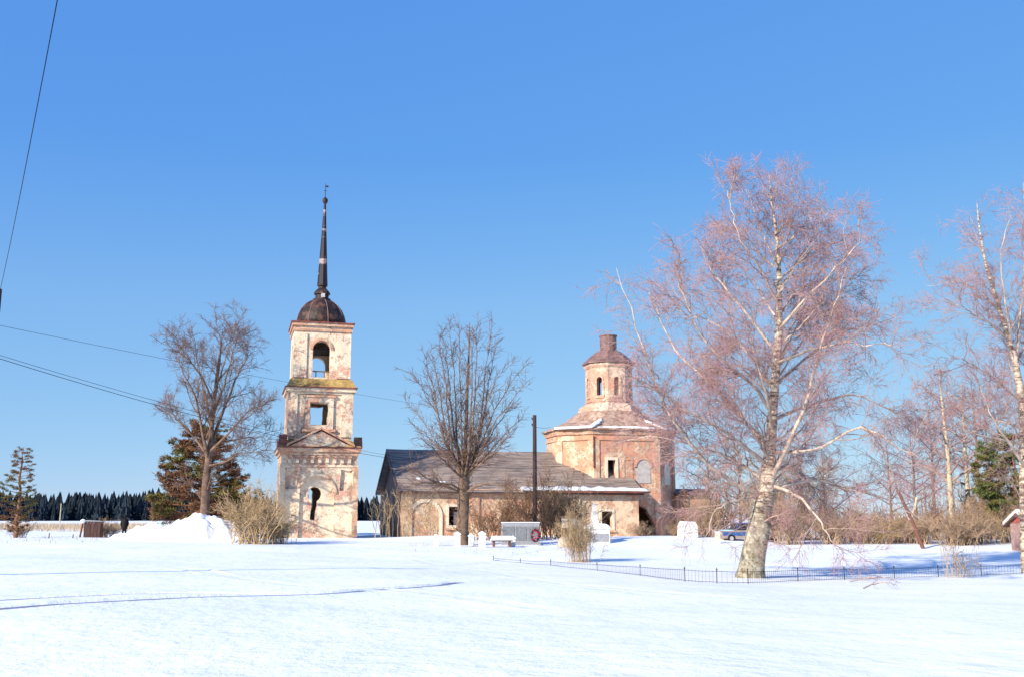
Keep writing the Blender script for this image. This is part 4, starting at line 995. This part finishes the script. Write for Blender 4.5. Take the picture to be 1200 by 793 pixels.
shrub('olive', 294, 70, 3.0, 3.7, 'wide beige-brown leafless shrub in front of the bell tower, right of the snow heap')
shrub('olive', 325, 71, 1.6, 2.0, 'small beige shrub against the lower left of the bell tower')
shrub('thin', 478, 84, 2.2, 5.2, 'thin-stemmed shrub at the west corner of the church')
shrub('thin', 502, 84, 2.0, 4.2, 'thin-stemmed shrub before the blind arch of the church')
shrub('thin', 455, 87, 2.0, 4.6, 'thin shrub against the shaded west end of the church')
shrub('brown', 571, 80, 2.6, 3.0, 'brown shrub between linden and memorial slab')
shrub('brown', 605, 82, 3.0, 4.6, 'tall brown shrub behind the grey memorial slab')
shrub('brown', 645, 80, 3.4, 5.0, 'large reddish-brown shrub right of the dark pole')
shrub('olive', 664, 82, 2.2, 4.0, 'olive shrub left of the white obelisk')
shrub('olive', 679, 57, 1.1, 3.0, 'upright tuft of olive stems growing at the low fence')
shrub('olive', 792, 88, 1.0, 1.4, 'ochre weeds at the south-east corner of the church')
shrub('tan', 752, 90, 1.4, 1.3, 'low twiggy weeds under the shaded church wall')
shrub('tan', 826, 84, 1.7, 3.2, 'tan shrub right of the white stone block')
shrub('brown', 845, 92, 2.8, 4.8, 'brown thicket behind the blue car')
shrub('brown', 808, 92, 1.6, 3.8, 'brown thicket against the apse wall')
BR = [(903, 84, 2.6, 5.0), (926, 79, 2.4, 3.1), (952, 86, 3.2, 4.0), (978, 80, 2.6, 2.4), (1003, 84, 3.2, 2.9), (1028, 80, 2.8, 2.0), (1052, 83, 2.8, 2.5), (1076, 80, 2.6, 2.2), (1100, 86, 3.2, 3.8), (1144, 80, 2.6, 3.1), (1164, 86, 3.0, 5.2), (1187, 81, 2.6, 3.8), (1124, 78, 2.4, 2.4)]
WH = ['just right of the big birch trunk', 'second from the big birch trunk', 'third from the big birch trunk', 'fourth from the big birch trunk', 'left of the red-trimmed house', 'before the red-trimmed house', 'left of the leaning dark pole', 'at the foot of the leaning dark pole', 'before the two pale-stemmed trees', 'right of the pale-stemmed trees', 'tall, below the green pine', 'beside the hut at the right edge', 'low, under the pale-stemmed trees']
for i, ((px, Y, w, h), wh) in enumerate(zip(BR, WH)):
    shrub(('dense', 'tan', 'brown', 'tan', 'dense', 'olive')[i % 6], px, Y, w, h, 'tan shrub of the brush hedge, ' + wh, group='tan brush hedge at right')
shrub('thin', 1117, 47, 1.4, 2.6, 'sparse shrub at the low fence below the pale-stemmed trees')
shrub('thin', 1128, 47.5, 1.0, 1.6, 'small sprout just right of the sparse fence shrub')

# fallen birch branches on the snow
def branch_on_snow(px, py, length, ang, seed, label):
    p = GR(px, py); r = np.random.default_rng(seed); root = empty('fallen_branch', p, ang); tag(root, label, 'branch', None)
    main = resample([(0, 0, .03, .022), (length * .35, .12, .16, .018), (length * .7, -.1, .22, .012), (length, .08, .06, .006)], 12, .02, r)
    A = stack([main]); B = spawn(A[0], A[1], r, dens=7, t0=.15, t1=1, ang=45, length=.6, S=5, up=.05, wob=.18, rr=.6, rmin=.005, rmax=.01)
    B[0][..., 2] = np.maximum(B[0][..., 2], .02)
    link('stem', tubes_mesh('stem', [A], [6], M['branch_birch']), root); link('twigs', tubes_mesh('twigs', [B], [3], M['branch_birch']), root)['kind'] = 'stuff'
branch_on_snow(996, 682, 1.7, -.35, 81, 'curved fallen branch lying on the snow before the fence')
branch_on_snow(1012, 690, 1.2, .1, 82, 'small twig lying nearest the camera before the fence')

# ------------------------------------------------------------------ low iron fence
fence = empty('low_fence', G(800, 44)); tag(fence, 'low black iron grave fence half buried in snow, running across the foreground', 'fence')
fb = np.array(fence.location)
FP = [(578, 656), (610, 659), (645, 662), (700, 668), (750, 674), (803, 681), (840, 683), (877, 683.5), (935, 681), (990, 679), (1048, 677), (1100, 675.5), (1150, 674), (1215, 671)]
posts = np.array([GR(*q) for q in FP]); tops, hs_ = [], []
for i, p in enumerate(posts):
    h = .12 + .30 * min(1, max(0, i - 1) / 4); q = p - fb; hs_.append(h)
    MB().tube([q + (0, 0, -.4), q + (.01 * (-1) ** i, 0, h + .06)], .022, 6).lathe([(.0, h + .06), (.035, h + .085), (.0, h + .12)], 6, q[0], q[1], cap=False).build('post', M['iron'], fence) if False else MB().tube([q + (0, 0, -.4), q + (.012 * (-1) ** i, 0, h + .07)], .016, 6).tube([q + (.012 * (-1) ** i, 0, h + .05), q + (.012 * (-1) ** i, 0, h + .12)], [.036, .008], 6).build('post', M['iron'], fence)
for i in range(len(posts) - 1):
    a, b = posts[i] - fb, posts[i + 1] - fb
    for fr in (1.0, .12): MB().tube([a + (0, 0, hs_[i] * fr), .5 * (a + b) + (0, 0, .5 * (hs_[i] + hs_[i + 1]) * fr - .015), b + (0, 0, hs_[i + 1] * fr)], .008, 4).build('rail', M['iron'], fence)
pk = MB()
for i in range(2, len(posts) - 1):
    a, b = posts[i] - fb, posts[i + 1] - fb; n = max(2, int(np.linalg.norm(b - a) / .17))
    for k in range(1, n):
        t = k / n; q = a + (b - a) * t; h = hs_[i] + (hs_[i + 1] - hs_[i]) * t
        pk.tube([q + (0, 0, -.1), q + (0, 0, h + .03)], .004, 4)
o = pk.build('pickets', M['iron'], fence); o['kind'] = 'stuff'

# ------------------------------------------------------------------ poles and wires
def pole(name, px, Y, top_py, r0, label, mat='pole', lean=0.0, base_off=0.0):
    b = G(px, Y, -.3); z = P(px, top_py, Y)[2]; root = empty(name, b); tag(root, label, 'pole')
    MB().tube([(0, 0, 0), (lean * .5, 0, (z - b[2]) * .5), (lean, 0, z - b[2])], [r0, r0 * .9, r0 * .78], 10).build('shaft', M[mat], root)
    return root, z - b[2]
pc, hpc = pole('utility_pole', 627, 79, 486, .19, 'tall dark wooden pole standing before the church')
for z in (-.35, -.8): MB().lathe([(.03, hpc + z), (.05, hpc + z + .06), (.045, hpc + z + .13), (.02, hpc + z + .16)], 8, -.2, -.05).tube([(-.2, -.05, hpc + z - .02), (0, 0, hpc + z - .06)], .02, 5).build('insulator', M['ceramic'], pc)
pl, hpl = pole('utility_pole', -45, 29, 338, .13, 'wooden pole just beyond the left edge, its crossarm end showing')
MB().box(-.9, .475, -.2, -.1, hpl - .95, hpl - .83).build('crossarm', M['pole'], pl)
for x, z in ((.44, -.83), (-.8, -.83), (.44, -.3)):
    MB().lathe([(.02, hpl + z), (.045, hpl + z + .04), (.05, hpl + z + .1), (.025, hpl + z + .16)], 8, x, -.15).build('insulator', M['ceramic'], pl)
MB().box(.37, .47, -.22, -.08, hpl - .72, hpl - .05).build('lamp_bracket', M['iron'], pl)
p, _ = pole('far_pole', 70, 330, 589, .16, 'slim pale pole before the distant wood at far left', 'bark_pale')
p, _ = pole('far_pole', 1097, 150, 553, .12, 'slim dark pole rising left of the pale-stemmed trees', 'bark_linden')
p, _ = pole('far_pole', 1083, 170, 585, .10, 'short slim pole right of the leaning pole', 'bark_linden')
b = G(1083, 74, -.2); t_ = P(1052, 574, 74); root = empty('leaning_pole', b); tag(root, 'leaning dark dead trunk with pale strut behind the hedge', 'pole')
q = t_ - b; MB().tube([(0, 0, 0), q * .5 + (.1, 0, -.05), q], [.15, .13, .10], 8).build('shaft', M['dead'], root)
s0 = q * .52; s1_ = P(1074, 582, 74) - b; MB().tube([s0, .5 * (s0 + s1_) + (.1, 0, 0), s1_], [.10, .09, .07], 7).build('strut', M['bark_pale'], root)
def wire(p, q, sag, rad, label):
    p, q = np.asarray(p, float), np.asarray(q, float); n = 40; t = np.linspace(0, 1, n)[:, None]
    pts = p + (q - p) * t; pts[:, 2] -= sag * 4 * t[:, 0] * (1 - t[:, 0])
    root = MB().tube(pts - p, rad, 5).build('overhead_wire', M['wire']); root.location = p; tag(root, label, 'wire', 'overhead wires'); return root
Lx = np.array(pl.location); Rx = np.array(pc.location)
wire(Lx + (.44, -.15, hpl - 1.10), Rx + (-.2, -.05, hpc - .2), .35, .006, 'thin upper wire crossing behind the bell tower')
wire(P(-13, 416, 29), P(627, 545, 79), 1.15, .0095, 'lower thick cable sagging from the left edge toward the birch')
wire(P(-13, 412, 29) + (0, .3, 0), P(627, 548, 79) + (.2, 0, 0), .98, .007, 'thinner cable just above the thick sagging cable')
wire(P(84, -90, 9), Lx + (.44, -.15, hpl - .15), .25, .0065, 'wire falling steeply from the top left corner')
wire(Rx + (.1, 0, hpc - .9), P(645, 500, 96), .1, .014, 'short wire from the dark pole to the church block')

# ------------------------------------------------------------------ graves and small things
def root_at(name, px, Y, label, cat, group=None, rz=AX, dz=-.05):
    o = empty(name, G(px, Y, dz), rz); tag(o, label, cat, group); return o
g = root_at('memorial_slab', 610, 74, 'wide grey stone memorial slab in the snow below the dark pole', 'memorial')
MB().box(-1.38, 1.38, -.14, .14, -.3, 1.55, .02, .02).build('slab', M['stone'], g)
MB().box(-1.5, 1.5, -.35, .35, -.3, .12).build('plinth', M['stone'], g)
MB().box(-1.40, 1.40, -.17, .17, 1.552, 1.62, .03, .03).build('snow_cap', M['snow'], g)
for x in (-.92, 0, .92): MB().box(x - .40, x + .40, -.165, -.142, .35, 1.3).build('plaque', M['stone_dark'], g)
wr = empty('grave_wreath', G(627, 73.2, .3), 0); wr.rotation_euler = (-.28, .15, AX); tag(wr, 'oval wreath with dark red flowers leaning on the memorial slab', 'wreath')
a_ = np.linspace(0, 2 * math.pi, 25)
MB().tube([(.26 * math.cos(t), 0, .42 + .42 * math.sin(t)) for t in a_], .07, 6, False).build('ring', M['wreath_dark'], wr)
rq = random.Random(4)
for k in range(14):
    t = k * .45; rr_ = .26 if k % 2 else .17
    MB().lathe([(.01, -.05), (.07, -.01), (.075, .03), (.02, .06)], 7).build('flower', M['wreath_red'], wr).location = (rr_ * math.cos(t), -.09, .42 + rr_ * 1.6 * math.sin(t))
for k in range(18):
    t = k * .35; MB().add([(0, 0, 0), (.05, -.03, .02), (.16, -.02, 0), (.05, -.03, -.03)], [(0, 1, 2), (0, 2, 3)]).build('leaf', M['wreath_dark'], wr).matrix_local = __import__('mathutils').Matrix.Translation((.27 * math.cos(t), -.06, .42 + .43 * math.sin(t))) @ __import__('mathutils').Matrix.Rotation(-t, 4, 'Y')
for px, Y, w, h, lb in ((511, 70, .14, .75, 'white post furthest left, below the blind arch'), (536, 68.5, .17, .95, 'white post directly left of the linden foot'), (552, 70, .15, .8, 'short white post just right of the linden'), (565, 68, .19, 1.0, 'stout white post left of the memorial slab'), (601, 71, .15, .7, 'small white post at the left end of the memorial slab')):
    g = root_at('grave_post', px, Y, lb, 'post', 'white grave posts', dz=-.15)
    MB().box(-w, w, -w, w, 0, h, .01, .01).build('shaft', M['white'], g)
    MB().box(-w - .04, w + .04, -w - .04, w + .04, h + .001, h + .08, .03, .03).lathe([(w, h + .08), (w * .8, h + .15), (.02, h + .2)], 8).build('snow_cap', M['snow'], g)
g = root_at('grave_cross', 549, 71, 'small dark iron cross between the white posts', 'cross')
MB().box(-.03, .03, -.03, .03, -.2, 1.0).box(-.3, .3, -.025, .025, .72, .8).build('cross', M['iron'], g)
g = root_at('grave_bench', 588, 70, 'low snow-covered grave bench left of the memorial slab', 'bench')
MB().box(-.7, .7, -.22, .22, .42, .5).build('seat', M['board'], g)
for x in (-.55, .55): MB().box(x - .05, x + .05, -.18, .18, -.1, .418).build('leg', M['dead'], g)
MB().box(-.75, .75, -.27, .27, .502, .78, .18, .1).build('snow_cap', M['snow'], g)
g = root_at('grave_board', 664, 77, 'dark-roofed wooden grave board beside a grey stone, behind the fence shrub', 'grave marker')
MB().box(-.36, .40, -.06, .06, 1.0, 1.75).build('board', M['cream'], g)
MB().box(-.5, .55, -.16, .16, 1.75, 1.9, .05, .05).build('roof', M['board'], g)
for x in (-.3, .34): MB().box(x - .05, x + .05, .062, .14, -.3, 1.74).build('post', M['board'], g)
g = root_at('gravestone', 676, 76.5, 'irregular grey gravestone left of the white obelisk', 'gravestone')
MB().loft([[(-.5, -.14, -.3), (.5, -.14, -.3), (.5, .14, -.3), (-.5, .14, -.3)], [(-.52, -.14, 1.0), (.52, -.14, .9), (.52, .14, .9), (-.52, .14, 1.0)], [(-.42, -.12, 1.75), (.36, -.12, 1.55), (.36, .12, 1.55), (-.42, .12, 1.75)]]).build('stone', M['stone'], g)
MB().box(-.62, .62, -.25, .25, -.3, .25).build('plinth', M['stone_dark'], g)
g = root_at('gravestone', 661, 72, 'rounded beige gravestone behind the fence shrub', 'gravestone')
MB().wall([(-.38, -.2), (.38, -.2), (.38, .45)] + [(.38 * math.cos(t), .45 + .34 * math.sin(t)) for t in np.linspace(.2, math.pi - .2, 9)] + [(-.38, .45)], [], front(-.1), .2).build('stone', M['cream'], g)
MB().box(-.48, .48, -.2, .2, -.2, .1).build('plinth', M['stone'], g)
g = root_at('white_obelisk', 699, 76, 'white pointed obelisk on a broad snow-capped pedestal by the church', 'monument')
MB().box(-.85, .85, -.6, .6, -.3, 1.05, .03, .03).build('pedestal', M['white'], g)
MB().box(-.7, .7, -.62, -.585, .15, .7).build('panel', M['stone'], g)
MB().loft([[(-w - .15, -w, z), (w - .15, -w, z), (w - .15, w, z), (-w - .15, w, z)] for w, z in ((.52, 1.06), (.40, 1.2), (.26, 1.5), (.20, 1.9), (.16, 2.4), (.11, 2.75), (.02, 2.95))]).build('obelisk', M['white'], g)
MB().loft([[(x0, -.62, z), (x1, -.62, z), (x1, .6, z), (x0, .6, z)] for x0, x1, z in ((-.86, .86, 1.052), (-.82, .84, 1.2), (-.6, .7, 1.32), (.0, .45, 1.42))]).build('snow_cap', M['snow'], g, False)
g = root_at('stone_block', 806, 82, 'white rough stone block at the east end of the church', 'stone block')
MB().loft([[(-.72, -.4, -.3), (.72, -.4, -.3), (.7, .4, -.3), (-.72, .4, -.3)], [(-.70, -.38, .9), (.68, -.38, .95), (.68, .38, .92), (-.68, .38, .9)], [(-.6, -.3, 1.15), (.62, -.3, 1.12), (.6, .3, 1.1), (-.6, .3, 1.14)]]).build('block', M['white'], g)
MB().loft([[(-.62, -.32, 1.13), (.62, -.32, 1.12), (.62, .32, 1.1), (-.62, .32, 1.13)], [(-.5, -.25, 1.3), (.5, -.25, 1.26), (.5, .25, 1.26), (-.5, .25, 1.3)]]).build('snow_cap', M['snow'], g)
g = root_at('grave_post', 841, 78, 'pale stone post left of the blue car', 'post', rz=.1)
MB().box(-.17, .17, -.17, .17, -.2, .8, .02, .02).build('shaft', M['cream'], g); MB().box(-.2, .2, -.2, .2, .802, .9, .06, .06).build('snow_cap', M['snow'], g)

# blue car behind the birch trunk
car = empty('parked_car', G(872, 82, -.12), .06); tag(car, 'blue boxy parked car with dark windows, half hidden behind the big birch trunk', 'car')
body = [(-1.9, .28), (1.9, .28), (1.92, .62), (1.85, .86), (.95, .92), (-.95, .92), (-1.82, .84), (-1.95, .6)]
MB().wall(body, [], front(-.78), 1.56).build('body', M['car_grey'], car)
cabin = [(-1.05, .922), (1.3, .922), (.95, 1.42), (-.62, 1.42)]
MB().wall(cabin, [], front(-.70), 1.4).build('cabin', M['glass'], car)
MB().box(-.72, 1.05, -.74, .74, 1.422, 1.5, .06, .05).build('roof', M['car_blue'], car)
for x in (-.85, .25, 1.12): MB().loft([[(x - .05, -.735, .93), (x + .05, -.735, .93), (x + .05, -.701, .93), (x - .05, -.701, .93)], [(x - .05 + (.25 if x < 0 else -.1 if x > 1 else 0), -.735, 1.42), (x + .05 + (.25 if x < 0 else -.1 if x > 1 else 0), -.735, 1.42), (x + .05 + (.25 if x < 0 else -.1 if x > 1 else 0), -.701, 1.42), (x - .05 + (.25 if x < 0 else -.1 if x > 1 else 0), -.701, 1.42)]]).build('window_pillar', M['car_blue'], car)
MB().box(-1.80, -.98, -.76, .76, .87, .95, .05, .05).build('bonnet', M['car_pale'], car)
MB().box(-1.9, 1.9, -.80, -.782, .5, .78).build('side_stripe', M['car_blue'], car)
for x in (-1.2, 1.2):
    for y in (-.72, .72):
        w_ = MB().add(*(lambda L_: (L_.V, L_.F))(MB().lathe([(.30, -.09), (.30, .09)], 16))).build('wheel', M['tyre'], car); w_.location = (x, y, .30); w_.rotation_euler = (math.pi / 2, 0, 0)
        MB().lathe([(.16, -.1), (.16, .1)], 12).build('rim', M['stone'], w_)
for y in (-.55, .55): MB().box(-1.97, -1.94, y - .12, y + .12, .58, .74).build('headlight', M['panel'], car)

# dark shed-like box and person at the far left
g = root_at('ruined_shed', 108, 86, 'small dark tumbledown plank shed in the snow at far left', 'shed', rz=.25)
for k in range(5): MB().box(-.62 + k * .26, -.62 + k * .26 + .235, -.5, -.46, -.2, 1.32 + .05 * (k % 2)).build('plank', M['gable'], g)
for k in range(4): MB().box(.69, .73, -.45 + k * .26, -.45 + k * .26 + .235, -.2, 1.25 - .04 * (k % 2)).build('plank', M['tin_red'], g)
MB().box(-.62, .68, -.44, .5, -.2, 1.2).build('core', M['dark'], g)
MB().loft([[(-.7, -.56, 1.36), (.8, -.56, 1.34), (.8, .6, 1.25), (-.7, .6, 1.27)], [(-.62, -.5, 1.46), (.7, -.5, 1.40), (.7, .5, 1.36), (-.62, .5, 1.42)]]).build('roof', M['stone'], g)
MB().tube([(-.92, -.45, -.2), (-.72, -.45, 1.35)], .08, 6).build('prop', M['dead'], g)
MB().lathe([(.10, 1.2), (.22, 1.3), (.2, 1.45), (.05, 1.55)], 8, -.72, -.45).build('snow_cap', M['snow'], g)
shrub('tan', 126, 88, 1.6, 1.5, 'low ochre bush between the dark shed and the person')
shrub('brown', 22, 85, 1.2, 1.3, 'small reddish bush at the foot of the young conifer')
for px, Y, h, lb in ((57, 80, .45, 'short weathered stake left of the dark shed'), (85, 81, .35, 'dark stump stake nearest the dark shed')):
    g = root_at('stake', px, Y, lb, 'stake'); MB().tube([(0, 0, -.2), (.03, 0, h)], [.05, .04], 6).build('shaft', M['dead'], g)

def person(px, Y, label):
    root = empty('person', G(px, Y), .35); tag(root, label, 'person')
    J = dict(pel=(0, 0, .92), w=(0, .01, 1.1), ch=(0, .02, 1.35), nk=(0, .0, 1.52), hd=(0, -.02, 1.64), ht=(0, -.02, 1.74),
             sl=(-.19, .02, 1.42), el=(-.27, .02, 1.14), hl=(-.22, -.12, .92), sr=(.19, .02, 1.42), er=(.27, .02, 1.14), hr=(.22, -.12, .92),
             kl=(-.11, -.02, .5), fl=(-.12, .02, .08), tl=(-.13, -.16, .05), kr=(.11, -.02, .5), fr=(.12, .02, .08), tr=(.13, -.16, .05))
    Rd = dict(pel=.17, w=.17, ch=.18, nk=.065, hd=.10, ht=.075, sl=.095, el=.07, hl=.045, sr=.095, er=.07, hr=.045, kl=.085, fl=.06, tl=.045, kr=.085, fr=.06, tr=.045)
    E_ = [('pel', 'w'), ('w', 'ch'), ('ch', 'nk'), ('nk', 'hd'), ('hd', 'ht'), ('ch', 'sl'), ('sl', 'el'), ('el', 'hl'), ('ch', 'sr'), ('sr', 'er'), ('er', 'hr'), ('pel', 'kl'), ('kl', 'fl'), ('fl', 'tl'), ('pel', 'kr'), ('kr', 'fr'), ('fr', 'tr')]
    ks = list(J); me = bpy.data.meshes.new('body'); me.from_pydata([J[k] for k in ks], [(ks.index(a), ks.index(b)) for a, b in E_], [])
    me.materials.append(M['coat']); o = link('body', me, root); o.modifiers.new('skin', 'SKIN')
    for i, k in enumerate(ks): me.skin_vertices[0].data[i].radius = (Rd[k], Rd[k] * .8); me.skin_vertices[0].data[i].use_root = k == 'pel'
    sd = o.modifiers.new('sub', 'SUBSURF'); sd.levels = 1; sd.render_levels = 1
    MB().lathe([(.155, .72), (.235, .78), (.215, 1.0), (.225, 1.25), (.20, 1.42), (.09, 1.5)], 12).build('coat', M['coat'], root, True)
    MB().lathe([(.115, 1.66), (.12, 1.74), (.09, 1.80), (.02, 1.83)], 10, 0, -.02).build('cap', M['coat'], root, True)
person(145, 79.5, 'person in dark coat and cap standing behind the snow heap')

# ------------------------------------------------------------------ far houses on the right
def house(px, Y, w, d, hw, hr, wall, label, rz=0., trim='red_wood', name='village_house', dz=-.2):
    root = empty(name, G(px, Y, dz), rz); tag(root, label, 'house')
    MB().box(-w / 2, w / 2, -d / 2, d / 2, 0, hw).build('wall', M[wall], root)
    for s_ in (-1, 1): MB().add([(s_ * (w / 2 - .01), -d / 2, hw), (s_ * (w / 2 - .01), d / 2, hw), (s_ * (w / 2 - .01), 0, hw + hr), (s_ * (w / 2 - .2), -d / 2, hw), (s_ * (w / 2 - .2), d / 2, hw), (s_ * (w / 2 - .2), 0, hw + hr)], [(0, 1, 2), (5, 4, 3), (0, 3, 4, 1), (1, 4, 5, 2), (2, 5, 3, 0)]).build('gable', M[trim], root)
    for s_ in (-1, 1):
        y0, y1 = s_ * (d / 2 + .4), 0
        for nm, o0, o1, m in (('roof', -.02, .10, 'board'), ('roof_snow', .102, .34, 'snow')):
            e = .3 if nm == 'roof' else .25
            V = [(x, y, z) for o_ in (o0, o1) for x, y, z in ((-w / 2 - e, y0, hw - .25 + o_), (w / 2 + e, y0, hw - .25 + o_), (w / 2 + e, y1, hw + hr + o_), (-w / 2 - e, y1, hw + hr + o_))]
            MB().add(V, [(0, 1, 2, 3), (7, 6, 5, 4), (0, 4, 5, 1), (1, 5, 6, 2), (2, 6, 7, 3), (3, 7, 4, 0)]).build(nm, M[m], root)
    for k in range(max(1, int(w / 2.2))):
        x = -w / 2 + w * (k + .5) / max(1, int(w / 2.2)); wi = MB().wall(rect(x - .5, x + .5, hw * .35, hw * .82), [rect(x - .38, x + .38, hw * .4, hw * .77)], front(-d / 2 - .06), .058).build('window', M['white'], root)
        MB().box(x - .38, x + .38, -d / 2 - .02, -d / 2 - .002, hw * .4, hw * .77).build('pane', M['glass'], wi)
    return root
house(1034, 150, 5.0, 4.6, 2.0, 1.5, 'pink_wood', 'low house with snowy roof and red trim beyond the hedge', rz=-.5)
house(1071, 165, 4.4, 4.4, 1.9, 2.0, 'log', 'small house with steep snowy roof behind the leaning pole', rz=.7)
house(1214, 70, 2.0, 2.2, 1.9, .6, 'pink_wood', 'hut with thick snow on its roof at the right edge', rz=.15, name='snowy_hut', dz=-.1)
